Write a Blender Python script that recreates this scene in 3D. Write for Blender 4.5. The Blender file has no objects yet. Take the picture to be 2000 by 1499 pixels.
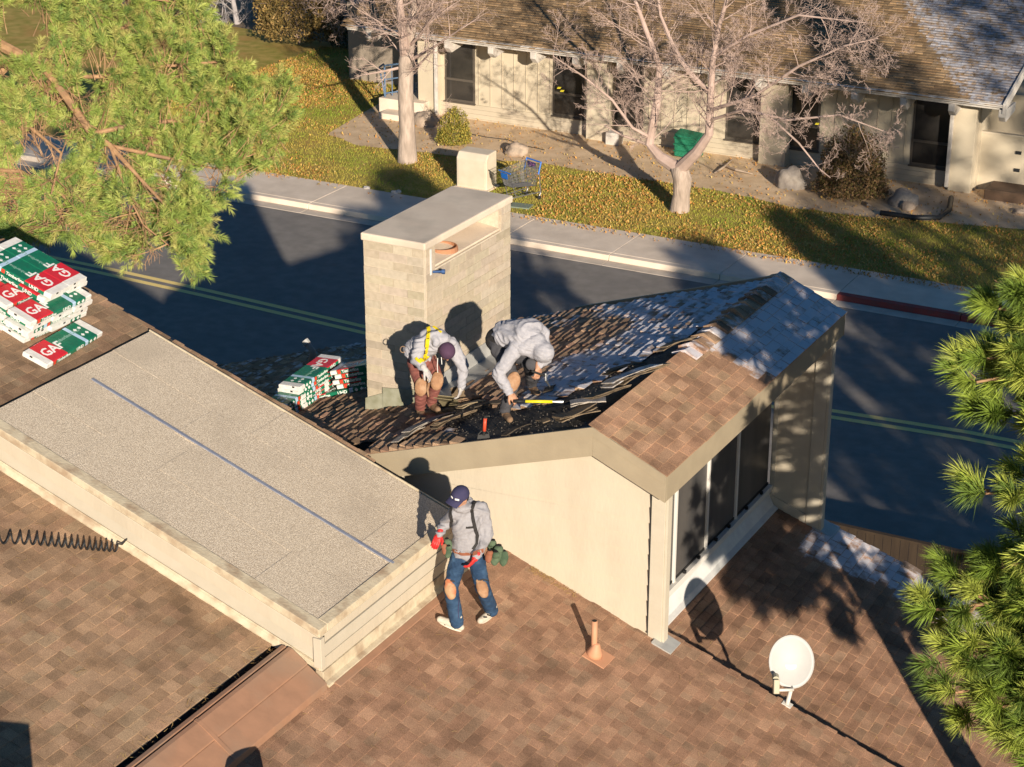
import bpy, bmesh, math, random
import numpy as np
from mathutils import Vector, Matrix, noise as mnoise
from mathutils.bvhtree import BVHTree
random.seed(7); np.random.seed(7)
SC = bpy.context.scene
COL = SC.collection
V = Vector
# ---------------------------------------------------------------- camera
TH, RO, AZB = math.radians(22.47), math.radians(.09), math.radians(28.19)
FPX, CXP, CYP = 3889., 1000., 749.5
CAM = V((0, 0, 16.5))
HD = V((-math.sin(AZB), math.cos(AZB), 0)); RT0 = V((math.cos(AZB), math.sin(AZB), 0))
FW = HD*math.cos(TH) + V((0, 0, -math.sin(TH)))
UP0 = HD*math.sin(TH) + V((0, 0, math.cos(TH)))
RT = RT0*math.cos(RO) + UP0*math.sin(RO); UP = UP0*math.cos(RO) - RT0*math.sin(RO)
cam = bpy.data.cameras.new('camera'); co = bpy.data.objects.new('camera', cam); COL.objects.link(co)
co.matrix_world = Matrix(((RT.x, UP.x, -FW.x, CAM.x), (RT.y, UP.y, -FW.y, CAM.y), (RT.z, UP.z, -FW.z, CAM.z), (0, 0, 0, 1)))
cam.sensor_width = 36; cam.lens = FPX/2000*36; cam.clip_start = .5; cam.clip_end = 3000
SC.camera = co
# ---------------------------------------------------------------- light
SUN_AZ, SUN_EL = math.radians(-47), math.radians(15.9)
S = V((math.cos(SUN_EL)*math.cos(SUN_AZ), math.cos(SUN_EL)*math.sin(SUN_AZ), math.sin(SUN_EL)))
w = bpy.data.worlds.new('World'); SC.world = w; w.use_nodes = True
nt = w.node_tree; nt.nodes.clear()
sky = nt.nodes.new('ShaderNodeTexSky'); sky.sky_type = 'NISHITA'; sky.sun_disc = False
sky.sun_elevation = SUN_EL; sky.sun_rotation = math.atan2(S.x, S.y)
sky.altitude = 1400; sky.air_density = 1.0; sky.dust_density = .4; sky.ozone_density = 1.6
bg = nt.nodes.new('ShaderNodeBackground'); bg.inputs['Strength'].default_value = .055
wo = nt.nodes.new('ShaderNodeOutputWorld')
hs = nt.nodes.new('ShaderNodeHueSaturation'); hs.inputs['Saturation'].default_value = 1.35; nt.links.new(sky.outputs[0], hs.inputs['Color']); nt.links.new(hs.outputs[0], bg.inputs[0]); nt.links.new(bg.outputs[0], wo.inputs[0])
sl = bpy.data.lights.new('sun', 'SUN'); sl.energy = 5.0; sl.angle = math.radians(.55); sl.color = (1, .87, .70)
so = bpy.data.objects.new('sun', sl); COL.objects.link(so)
so.rotation_euler = (-S).to_track_quat('-Z', 'Y').to_euler(); so.location = S*60
SC.view_settings.view_transform = 'Standard'; SC.view_settings.look = 'None'
SC.view_settings.exposure = .56; SC.view_settings.gamma = 1
SC.view_settings.use_curve_mapping = False
SC.cycles.max_bounces = 6; SC.cycles.transparent_max_bounces = 8
# ---------------------------------------------------------------- pixel of the photograph -> ray -> point on a known surface
def ray(px, py): return RT*((px-CXP)/FPX) + UP*(-(py-CYP)/FPX) + FW
def onp(px, py, a, b=0.0, cy=0.0):        # plane z = a + b x + cy y
    d = ray(px, py); t = (a + b*CAM.x + cy*CAM.y - CAM.z)/(d.z - b*d.x - cy*d.y); return CAM + d*t
def onz(px, py, z=0.0): return onp(px, py, z)
def ony(px, py, Y): d = ray(px, py); return CAM + d*(Y/d.y)
def onx(px, py, X): d = ray(px, py); return CAM + d*(X/d.x)
def ond(px, py, ref, off=0.0):            # vertical plane facing the camera through ref, moved 'off' metres nearer
    d = ray(px, py); return CAM + d*((HD.dot(ref-CAM) - off)/HD.dot(d))
def pix(P):
    q = P - CAM; z = q.dot(FW)
    return CXP + FPX*q.dot(RT)/z, CYP - FPX*q.dot(UP)/z, z
# ---------------------------------------------------------------- materials
def hexn(*c): return (c[0], c[1], c[2], 1)
def mat(name, col, rough=.8, col2=None, scale=8, bump=0, bscale=40, metal=0, spec=.3, detail=6, attr=None, trans=0, sub=None, contrast=(.35, .65), stretch=None, col3=None, scale3=2, amt3=.5):
    m = bpy.data.materials.new(name); m.use_nodes = True; n = m.node_tree.nodes; l = m.node_tree.links
    b = n['Principled BSDF']; b.inputs['Roughness'].default_value = rough; b.inputs['Metallic'].default_value = metal
    b.inputs['Specular IOR Level'].default_value = spec
    tc = n.new('ShaderNodeTexCoord')
    src = tc.outputs['Object']
    if stretch:
        mp = n.new('ShaderNodeMapping'); mp.inputs['Scale'].default_value = stretch; l.new(src, mp.inputs[0]); src = mp.outputs[0]
    out = None
    if attr:
        a = n.new('ShaderNodeAttribute'); a.attribute_name = attr; out = a.outputs['Color']
    if col2:
        t = n.new('ShaderNodeTexNoise'); t.inputs['Scale'].default_value = scale; t.inputs['Detail'].default_value = detail; l.new(src, t.inputs['Vector'])
        r = n.new('ShaderNodeValToRGB'); r.color_ramp.elements[0].position = contrast[0]; r.color_ramp.elements[1].position = contrast[1]
        r.color_ramp.elements[0].color = hexn(*col); r.color_ramp.elements[1].color = hexn(*col2); l.new(t.outputs[0], r.inputs[0])
        if out is None: out = r.outputs[0]
        else:
            mx = n.new('ShaderNodeMix'); mx.data_type = 'RGBA'; mx.blend_type = 'MULTIPLY'; mx.inputs[0].default_value = 1
            l.new(out, mx.inputs[6]); l.new(r.outputs[0], mx.inputs[7]); out = mx.outputs[2]
    if col3:
        t = n.new('ShaderNodeTexNoise'); t.inputs['Scale'].default_value = scale3; t.inputs['Detail'].default_value = 5; l.new(src, t.inputs['Vector'])
        r = n.new('ShaderNodeValToRGB'); r.color_ramp.elements[0].position = .5; r.color_ramp.elements[1].position = .68; l.new(t.outputs[0], r.inputs[0])
        ml = n.new('ShaderNodeMath'); ml.operation = 'MULTIPLY'; ml.inputs[1].default_value = amt3; l.new(r.outputs[0], ml.inputs[0])
        mx = n.new('ShaderNodeMix'); mx.data_type = 'RGBA'; l.new(ml.outputs[0], mx.inputs[0])
        if out is None: mx.inputs[6].default_value = hexn(*col)
        else: l.new(out, mx.inputs[6])
        mx.inputs[7].default_value = hexn(*col3); out = mx.outputs[2]
    if out is None: b.inputs['Base Color'].default_value = hexn(*col)
    else: l.new(out, b.inputs['Base Color'])
    if bump:
        t = n.new('ShaderNodeTexNoise'); t.inputs['Scale'].default_value = bscale; t.inputs['Detail'].default_value = 8; l.new(src, t.inputs['Vector'])
        bp = n.new('ShaderNodeBump'); bp.inputs['Strength'].default_value = min(1, bump); bp.inputs['Distance'].default_value = .02
        l.new(t.outputs[0], bp.inputs['Height']); l.new(bp.outputs[0], b.inputs['Normal'])
    if trans: b.inputs['Transmission Weight'].default_value = trans
    return m
def shingle_mat(name, grain=90, frostcol=(.80, .83, .92)):
    """tint attribute: rgb = granule colour, alpha = frost cover; noise breaks the frost edge up"""
    m = bpy.data.materials.new(name); m.use_nodes = True; n = m.node_tree.nodes; l = m.node_tree.links
    b = n['Principled BSDF']; b.inputs['Roughness'].default_value = .92; b.inputs['Specular IOR Level'].default_value = .2
    a = n.new('ShaderNodeAttribute'); a.attribute_name = 'tint'
    g = n.new('ShaderNodeNewGeometry')
    t = n.new('ShaderNodeTexNoise'); t.inputs['Scale'].default_value = grain; t.inputs['Detail'].default_value = 3; l.new(g.outputs['Position'], t.inputs['Vector'])
    r = n.new('ShaderNodeMapRange'); r.inputs[1].default_value = .3; r.inputs[2].default_value = .7; r.inputs[3].default_value = .62; r.inputs[4].default_value = 1.38; l.new(t.outputs[0], r.inputs[0])
    t2 = n.new('ShaderNodeTexNoise'); t2.inputs['Scale'].default_value = 3.2; t2.inputs['Detail'].default_value = 7; l.new(g.outputs['Position'], t2.inputs['Vector'])
    r2 = n.new('ShaderNodeMapRange'); r2.inputs[1].default_value = .35; r2.inputs[2].default_value = .62; r2.inputs[3].default_value = .72; r2.inputs[4].default_value = 1.12; l.new(t2.outputs[0], r2.inputs[0])
    ml = n.new('ShaderNodeMath'); ml.operation = 'MULTIPLY'; l.new(r.outputs[0], ml.inputs[0]); l.new(r2.outputs[0], ml.inputs[1])
    mx = n.new('ShaderNodeMix'); mx.data_type = 'RGBA'; mx.blend_type = 'MULTIPLY'; mx.inputs[0].default_value = 1
    l.new(a.outputs['Color'], mx.inputs[6]); l.new(ml.outputs[0], mx.inputs[7])
    t3 = n.new('ShaderNodeTexNoise'); t3.inputs['Scale'].default_value = 5; t3.inputs['Detail'].default_value = 8; t3.inputs['Roughness'].default_value = .7; l.new(g.outputs['Position'], t3.inputs['Vector'])
    ad = n.new('ShaderNodeMath'); ad.operation = 'ADD'; l.new(a.outputs['Alpha'], ad.inputs[0]); l.new(t3.outputs[0], ad.inputs[1])
    r3 = n.new('ShaderNodeMapRange'); r3.inputs[1].default_value = .92; r3.inputs[2].default_value = 1.12; r3.inputs[3].default_value = 0; r3.inputs[4].default_value = .68; l.new(ad.outputs[0], r3.inputs[0])
    mf = n.new('ShaderNodeMix'); mf.data_type = 'RGBA'; l.new(r3.outputs[0], mf.inputs[0]); l.new(mx.outputs[2], mf.inputs[6]); mf.inputs[7].default_value = hexn(*frostcol)
    l.new(mf.outputs[2], b.inputs['Base Color'])
    bp = n.new('ShaderNodeBump'); bp.inputs['Strength'].default_value = .5; bp.inputs['Distance'].default_value = .006
    l.new(t.outputs[0], bp.inputs['Height']); l.new(bp.outputs[0], b.inputs['Normal'])
    return m
# ---------------------------------------------------------------- objects
def tag(o, label=None, cat=None, group=None, kind=None):
    if label: o['label'] = label
    if cat: o['category'] = cat
    if group: o['group'] = group
    if kind: o['kind'] = kind
    return o
def empty(name, loc=(0, 0, 0), rz=0):
    o = bpy.data.objects.new(name, None); COL.objects.link(o); o.location = loc; o.rotation_euler = (0, 0, rz); o.empty_display_size = .1
    return o
def thing(name, label, cat, loc=(0, 0, 0), group=None, rz=0): return tag(empty(name, loc, rz), label, cat, group)
def link(name, me, parent=None, mw=None):
    o = bpy.data.objects.new(name, me); COL.objects.link(o)
    if parent is not None: o.parent = parent
    if mw is not None: o.matrix_local = mw
    return o
def copy_tree(o, parent=None):
    c = o.copy(); COL.objects.link(c); c.parent = parent
    for ch in list(o.children): copy_tree(ch, c)
    return c
def smooth(me, ang=None):
    me.polygons.foreach_set('use_smooth', [True]*len(me.polygons))
    return me
class MB:
    """collects shapes, builds ONE mesh (coordinates local to the parent)"""
    def __init__(s): s.v = []; s.f = []; s.m = []; s.c = []
    def add(s, vs, fs, mi=0):
        o = len(s.v); s.v += [tuple(v) for v in vs]; s.f += [tuple(i+o for i in f) for f in fs]; s.m += [mi]*len(fs); return s
    def box(s, a, b, mi=0):
        x0, y0, z0 = a; x1, y1, z1 = b
        return s.add([(x0, y0, z0), (x1, y0, z0), (x1, y1, z0), (x0, y1, z0), (x0, y0, z1), (x1, y0, z1), (x1, y1, z1), (x0, y1, z1)],
                     [(0, 3, 2, 1), (4, 5, 6, 7), (0, 1, 5, 4), (1, 2, 6, 5), (2, 3, 7, 6), (3, 0, 4, 7)], mi)
    def hexa(s, p, mi=0):   # 8 corners, lower ring then upper ring
        return s.add(p, [(0, 3, 2, 1), (4, 5, 6, 7), (0, 1, 5, 4), (1, 2, 6, 5), (2, 3, 7, 6), (3, 0, 4, 7)], mi)
    def obox(s, c, ax, sz, mi=0):
        c = V(c); ax = [V(a).normalized() for a in ax]; h = [k/2 for k in sz]
        p = [c + ax[0]*h[0]*i + ax[1]*h[1]*j + ax[2]*h[2]*k for k in (-1, 1) for i, j in ((-1, -1), (1, -1), (1, 1), (-1, 1))]
        return s.hexa(p, mi)
    def prism(s, ring, ext, mi=0):   # polygon ring extruded by vector
        n = len(ring); ring = [V(r) for r in ring]; e = V(ext)
        return s.add(ring + [r+e for r in ring], [tuple(range(n))[::-1], tuple(range(n, 2*n))] + [(i, (i+1) % n, n+(i+1) % n, n+i) for i in range(n)], mi)
    def tube(s, pts, r, k=6, mi=0, cap=True):
        pts = [V(p) for p in pts]; n = len(pts); rr = r if hasattr(r, '__len__') else [r]*n
        o = len(s.v); prev = None
        for i, p in enumerate(pts):
            t = (pts[min(i+1, n-1)] - pts[max(i-1, 0)])
            if t.length < 1e-9: t = V((0, 0, 1))
            t.normalize()
            if prev is None:
                u = t.cross(V((0, 0, 1)) if abs(t.z) < .9 else V((1, 0, 0))).normalized()
            else:
                u = prev - t*prev.dot(t)
                u = u.normalized() if u.length > 1e-6 else t.orthogonal().normalized()
            prev = u; w_ = t.cross(u)
            for j in range(k):
                a = 2*math.pi*j/k; s.v.append(tuple(p + (u*math.cos(a) + w_*math.sin(a))*rr[i]))
        for i in range(n-1):
            for j in range(k):
                a = o+i*k+j; b = o+i*k+(j+1) % k; s.f.append((a, b, b+k, a+k)); s.m.append(mi)
        if cap:
            s.f.append(tuple(o+j for j in range(k))[::-1]); s.m.append(mi)
            s.f.append(tuple(o+(n-1)*k+j for j in range(k))); s.m.append(mi)
        return s
    def lathe(s, c, prof, k=16, mi=0, ax=V((0, 0, 1))):
        c = V(c); ax = V(ax).normalized(); u = ax.orthogonal().normalized(); w_ = ax.cross(u); o = len(s.v); n = len(prof)
        for r, h in prof:
            for j in range(k):
                a = 2*math.pi*j/k; s.v.append(tuple(c + ax*h + (u*math.cos(a)+w_*math.sin(a))*max(r, 1e-4)))
        for i in range(n-1):
            for j in range(k):
                a = o+i*k+j; b = o+i*k+(j+1) % k; s.f.append((a, b, b+k, a+k)); s.m.append(mi)
        s.f.append(tuple(o+j for j in range(k))[::-1]); s.m.append(mi)
        s.f.append(tuple(o+(n-1)*k+j for j in range(k))); s.m.append(mi)
        return s
    def quad(s, a, b, c, d, mi=0): return s.add([a, b, c, d], [(0, 1, 2, 3)], mi)
    def mesh(s, name, mats, origin=None):
        me = bpy.data.meshes.new(name)
        vs = s.v if origin is None else [(x-origin[0], y-origin[1], z-origin[2]) for x, y, z in s.v]
        me.from_pydata(vs, [], s.f)
        for m in (mats if isinstance(mats, (list, tuple)) else [mats]): me.materials.append(m)
        if any(s.m): me.polygons.foreach_set('material_index', s.m)
        return me
    def build(s, name, mats, parent=None, bevel=0, sm=False, origin=None, world=True):
        """world=True: coordinates are world coordinates, parent has only a location/rotation"""
        me = s.mesh(name, mats)
        if parent is not None and world:
            me.transform(Matrix.Translation(-V(gloc(parent))) if gloc(parent) is not None else Matrix())
        o = link(name, me, parent)
        if sm: smooth(me)
        if bevel:
            b = o.modifiers.new('b', 'BEVEL'); b.width = bevel; b.segments = 2; b.limit_method = 'ANGLE'; b.angle_limit = .6
        return o
def gloc(p):
    t = V((0, 0, 0))
    while p is not None: t += p.location; p = p.parent
    return t
def npmesh(name, verts, faces, mats, attr=None, mi=None):
    """fast mesh: verts (n,3), faces (m,k) of one size; attr = per-vertex rgba"""
    me = bpy.data.meshes.new(name); verts = np.asarray(verts, np.float32); faces = np.asarray(faces, np.int32); m, k = faces.shape
    me.vertices.add(len(verts)); me.vertices.foreach_set('co', verts.ravel())
    me.loops.add(m*k); me.loops.foreach_set('vertex_index', faces.ravel())
    me.polygons.add(m); me.polygons.foreach_set('loop_start', np.arange(m, dtype=np.int32)*k)
    for x in (mats if isinstance(mats, (list, tuple)) else [mats]): me.materials.append(x)
    if mi is not None: me.polygons.foreach_set('material_index', np.asarray(mi, np.int32))
    me.polygons.foreach_set('use_smooth', np.zeros(m, bool))
    me.update(calc_edges=True)
    if attr is not None:
        a = me.color_attributes.new('tint', 'FLOAT_COLOR', 'POINT'); a.data.foreach_set('color', np.asarray(attr, np.float32).ravel())
    return me
def clip(poly, n, d):
    """keep the part of a polygon (list of tuples) where n.p <= d"""
    out = []; m = len(poly)
    for i in range(m):
        a = poly[i]; b = poly[(i+1) % m]; da = sum(x*y for x, y in zip(n, a)) - d; db = sum(x*y for x, y in zip(n, b)) - d
        if da <= 0: out.append(a)
        if (da < 0) != (db < 0) and abs(da-db) > 1e-12:
            t = da/(da-db); out.append(tuple(x+(y-x)*t for x, y in zip(a, b)))
    return out
def inpoly(x, y, P):
    c = False; n = len(P)
    for i in range(n):
        x1, y1 = P[i]; x2, y2 = P[(i+1) % n]
        if (y1 > y) != (y2 > y) and x < (x2-x1)*(y-y1)/(y2-y1)+x1: c = not c
    return c
_tx = {}
FONT = None
def text_mesh(t, size, m, ext=.0015):
    k = (t, size, m.name)
    if k not in _tx:
        cu = bpy.data.curves.new('t', 'FONT'); cu.body = t; cu.size = size; cu.extrude = ext; cu.resolution_u = 2; cu.offset = size*.018
        o = bpy.data.objects.new('t', cu); COL.objects.link(o); bpy.context.view_layer.update()
        me = bpy.data.meshes.new_from_object(o); me.materials.clear(); me.materials.append(m); COL.objects.unlink(o); bpy.data.objects.remove(o)
        _tx[k] = me
    return _tx[k]
def frame(o, x, z):   # matrix with local x -> x, local z -> z (normal)
    x = V(x).normalized(); z = V(z).normalized(); y = z.cross(x).normalized(); x = y.cross(z)
    return Matrix(((x.x, y.x, z.x, o[0]), (x.y, y.y, z.y, o[1]), (x.z, y.z, z.z, o[2]), (0, 0, 0, 1)))
# ================================================================ SETTING
mAsphalt = mat('asphalt', (.205, .188, .172), .85, (.25, .23, .212), 3, .35, 220, col3=(.17, .157, .15), scale3=.6)
mConc = mat('concrete', (.68, .57, .46), .85, (.78, .66, .54), 2.2, .2, 90, col3=(.56, .47, .38), scale3=.7, amt3=.6)
mGut = mat('gutter_concrete', (.52, .44, .36), .85, (.62, .53, .44), 3, .2, 90)
mRed = mat('red_kerb_paint', (.36, .06, .05), .7, (.27, .07, .06), 6)
mYel = mat('yellow_road_paint', (.95, .72, .24), .7, (.85, .64, .26), 30)
mDirt = mat('dirt', (.64, .46, .28), .95, (.76, .57, .38), 2.5, .5, 50, col3=(.50, .35, .21), scale3=1.2)
mSoil = mat('ground_soil', (.16, .12, .08), .95, (.22, .17, .12), .5, .3, 10)
mLawn = mat('lawn_base', (.26, .235, .04), .95, (.44, .32, .09), 2.5, .5, 30, col3=(.42, .24, .07), scale3=.8, amt3=.7)
g = MB().quad((-700, -500, 0), (700, -500, 0), (700, 900, 0), (-700, 900, 0)).build('ground', mSoil); tag(g, kind='structure')
g = MB().quad((-90, 30.6, .004), (60, 30.6, .004), (60, 43.12, .004), (-90, 43.12, .004)).build('road', mAsphalt); tag(g, kind='structure')
yl = [(200, 528), (400, 572), (716, 645), (1617, 807), (1887, 850)]
for nm, dy in (('yellow_line', -.18), ('yellow_line', .16)):
    P = [onz(*p, .008) for p in yl]; P = [V((-90, P[0].y+.6, .008))] + P + [V((30, 37.3, .008))]
    b = MB()
    for i in range(len(P)-1):
        b.quad((P[i].x, P[i].y+dy-.085, .008), (P[i+1].x, P[i+1].y+dy-.085, .008), (P[i+1].x, P[i+1].y+dy+.085, .008), (P[i].x, P[i].y+dy+.085, .008))
    tag(b.build(nm, mYel), kind='structure')
# gutter pan, kerb and sidewalk beyond the road, slab by slab
gp = tag(empty('gutter'), kind='structure'); kb = tag(empty('kerb'), kind='structure'); swk = tag(empty('sidewalk'), kind='structure')
nb = tag(MB().box((-90, 30.2, 0), (60, 30.6, .14)).build('near_kerb', mConc), kind='structure')
X0 = -48.0
for k in range(17):
    x0 = X0 + 3.05*k; x1 = x0+3.05-.012; zj = random.uniform(-.003, .003)
    y0 = 43.16 - .002*k; 
    MB().box((x0, y0-.02, -.1), (x1, y0+.38, .012+zj)).build('slab', mGut, gp, bevel=.008)
    red = x0 > -16.2
    q = [(x0, y0+.385, 0), (x1, y0+.385, 0), (x1, y0+.62, 0), (x0, y0+.62, 0), (x0, y0+.42, .145+zj), (x1, y0+.42, .145+zj), (x1, y0+.62, .15+zj), (x0, y0+.62, .15+zj)]
    MB().hexa(q).build('kerb_block', mRed if red else mConc, kb, bevel=.015)
    for jj in range(1):
        MB().box((x0, y0+.625, -.1), (x1, 45.55, .15+zj)).build('slab', mConc, swk, bevel=.01)
# lawn and planting bed
g = MB().quad((-70, 45.55, .10), (20, 45.55, .10), (20, 53.9, .10), (-70, 64, .10)).build('lawn', mLawn); tag(g, kind='structure')
bed = [(690, 232), (640, 262), (700, 285), (770, 292), (850, 300), (930, 312), (1050, 318), (1150, 335), (1260, 352), (1400, 372), (1560, 408), (1700, 425), (1850, 436), (2040, 452)]
B = [onz(*p, .105) for p in bed]
ring = []
for i in range(len(B)-1):
    for t in np.linspace(0, 1, 6)[:-1]:
        p = B[i].lerp(B[i+1], t); ring.append((p.x, p.y + .12*mnoise.noise(V((p.x*1.7, 0, 0))), .106))
ring += [(-6, B[-1].y, .106), (-6, 55, .106), (-34, 55, .106)]
bm = bmesh.new(); bm.faces.new([bm.verts.new(r) for r in ring]); bmesh.ops.triangulate(bm, faces=bm.faces[:]); me = bpy.data.meshes.new('planting_bed'); bm.to_mesh(me); bm.free(); me.materials.append(mDirt)
tag(link('planting_bed', me), kind='structure')
BED = [(r[0], r[1]) for r in ring]
# blades of grass and fallen leaves
mGrass = mat('grass_blade', (1, 1, 1), .8, attr='tint'); mLeaf = mat('fallen_leaf', (1, 1, 1), .75, attr='tint')
def scatter(n, xr, yr, ok):
    out = []
    while len(out) < n:
        x = random.uniform(*xr); y = random.uniform(*yr)
        if ok(x, y): out.append((x, y))
    return np.array(out)
def dens(x, y): return .5+.5*mnoise.noise(V((x*.45, y*.55, 3)))+.25*mnoise.noise(V((x*1.9, y*2.1, 8)))
pts = scatter(80000, (-40, -8), (45.5, 60), lambda x, y: not inpoly(x, y, BED) and y < 54.5 + max(0, (-31-x)*.9) and random.random() < 1.25-.7*dens(x, y))
n = len(pts); a = np.random.uniform(0, 2*np.pi, n); h = np.random.uniform(.025, .07, n); wd = np.random.uniform(.006, .012, n); ln = np.random.uniform(-.04, .04, (n, 2))
Vv = np.zeros((n, 3, 3)); Vv[:, 0, 0] = pts[:, 0]-np.cos(a)*wd; Vv[:, 0, 1] = pts[:, 1]-np.sin(a)*wd; Vv[:, 1, 0] = pts[:, 0]+np.cos(a)*wd; Vv[:, 1, 1] = pts[:, 1]+np.sin(a)*wd
Vv[:, 2, :2] = pts+ln; Vv[:, :2, 2] = .098; Vv[:, 2, 2] = .1+h
tone = np.random.rand(n); dd = np.array([dens(x, y) for x, y in pts]); mixv = np.clip(tone*.35+(dd-.5)*1.5+.25, 0, 1)[:, None]
c = (1-mixv)*np.array([.24, .31, .035])+mixv*np.array([.60, .42, .10]); c = np.repeat(np.concatenate([c, np.ones((n, 1))], 1), 3, 0)
tag(link('grass', npmesh('grass', Vv.reshape(-1, 3), np.arange(n*3).reshape(-1, 3), mGrass, c)), 'patchy green and straw coloured winter grass between sidewalk and planting bed', 'grass', kind='stuff')
def leafdens(x, y):
    d = mnoise.noise(V((x*.28+5, y*.4, 1)))*.9 + .35*mnoise.noise(V((x*1.2, y*1.4, 6)))
    if x > -24: d += .3
    if x > -20 : d += .1
    if y > 50 and x < -30: d += .35
    return d
def okleaf(x, y):
    if y > 54.5 + max(0, (-31-x)*.9): return False
    inb = inpoly(x, y, BED)
    return random.random() < (.10 if inb else np.clip(.10+leafdens(x, y)*1.5, .015, 1))
lp = scatter(21000, (-40, -8), (45.1, 60), okleaf)
n = len(lp); a = np.random.uniform(0, 2*np.pi, n); r = np.random.uniform(.014, .04, n); tilt = np.random.uniform(-.03, .05, (n, 4))
Vv = np.zeros((n, 4, 3))
for k in range(4):
    rr = r*(1 if k % 2 == 0 else .62); Vv[:, k, 0] = lp[:, 0]+np.cos(a+k*np.pi/2)*rr; Vv[:, k, 1] = lp[:, 1]+np.sin(a+k*np.pi/2)*rr; Vv[:, k, 2] = .135+tilt[:, k]
on_sw = lp[:, 1] < 45.55; Vv[on_sw, :, 2] += .03
pal = np.array([[.56, .28, .07], [.49, .23, .06], [.52, .33, .09], [.40, .20, .06], [.54, .39, .14]]); c = pal[np.random.randint(0, 5, n)]
c = np.repeat(np.concatenate([c, np.ones((n, 1))], 1), 4, 0)
tag(link('fallen_leaves', npmesh('fallen_leaves', Vv.reshape(-1, 3), np.arange(n*4).reshape(-1, 4), mLeaf, c)), 'orange and tan fallen leaves strewn over the grass', 'leaves', kind='stuff')

# ================================================================ THE HOUSE BEING RE-ROOFED
mSh = shingle_mat('asphalt_shingle', 110)
mDeck = mat('roof_underlay', (.05, .045, .042), .9, (.085, .078, .07), 20, .4, 60)
mCream = mat('cream_paint', (.52, .455, .355), .7, (.55, .485, .38), 3, .15, 30, stretch=(1, 1, .3), col3=(.46, .40, .31), scale3=4, amt3=.4)
mTrim = mat('olive_fascia_paint', (.325, .27, .19), .6, (.36, .30, .21), 4, .1, 40, col3=(.29, .245, .175), scale3=1.2, amt3=.5)
mPost = mat('cream_trim_paint', (.50, .45, .36), .6, (.53, .48, .39), 5, .1, 40)
mWhite = mat('white_metal', (.72, .72, .70), .45, (.62, .62, .62), 6, .1, 30)
mMetalF = mat('pale_flashing_metal', (.50, .50, .48), .45, (.40, .40, .39), 5, .1, 20, metal=.2)
mMetalG = mat('olive_flashing_metal', (.27, .27, .19), .5, (.35, .35, .27), 9, .1, 20, col3=(.2, .2, .13), scale3=6)
mTerra = mat('terracotta_painted_metal', (.37, .205, .13), .6, (.32, .18, .115), 5, .15, 12, col3=(.30, .20, .14), scale3=1.6, amt3=.8)
mDark = mat('dark_metal', (.02, .02, .02), .6)
mFelt = mat('mineral_cap_sheet', (.50, .41, .31), .95, (.80, .69, .55), 75, .8, 120, detail=4, contrast=(.42, .6), col3=(.46, .385, .30), scale3=1.0, amt3=.45)
mSeal = mat('worn_cream_sealant', (.60, .52, .38), .75, (.50, .42, .30), 7, .3, 30, col3=(.34, .24, .16), scale3=3.5, amt3=.8)
aM, bM = 1.7504, -.34433                     # main slope z = aM + bM x (falls towards +x)
yW, yF = 19.13, 18.93                        # dormer side wall, its rake fascia
xR, zR = -9.09, 7.28                         # dormer ridge
bL = .3285; aL = zR - bL*xR                  # left dormer slope (falls towards -x)
bRt = -.4377; aRt = zR - bRt*xR              # right dormer slope
xE, zE = -8.16, 6.87
yFar = 25.0
def zm(x, o=0): return aM + bM*x + o
house = thing('house', 'tan house with brown shingle roofs, block chimney and high clerestory where three roofers work', 'house', (-10, 18, 0))
MU, LP = .50, .13                            # raised upper slope, left slope (vertical offsets from the main plane)
M2 = -.952
PAL_M = [(0.357, 0.207, 0.134), (0.336, 0.194, 0.125), (0.379, 0.228, 0.148), (0.317, 0.186, 0.121), (0.348, 0.221, 0.145), (0.366, 0.218, 0.14)]
PAL_L = [(0.352, 0.221, 0.141), (0.333, 0.214, 0.132), (0.378, 0.246, 0.155), (0.306, 0.201, 0.127), (0.346, 0.24, 0.153), (0.32, 0.211, 0.135)]
PAL_D = [(.36, .24, .155), (.31, .205, .13), (.42, .28, .18), (.27, .175, .115), (.38, .23, .155)]
PAL_R = [(0.407, 0.236, 0.149), (0.386, 0.229, 0.144), (0.435, 0.269, 0.172), (0.365, 0.216, 0.136), (0.394, 0.256, 0.159), (0.421, 0.256, 0.162)]
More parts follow.
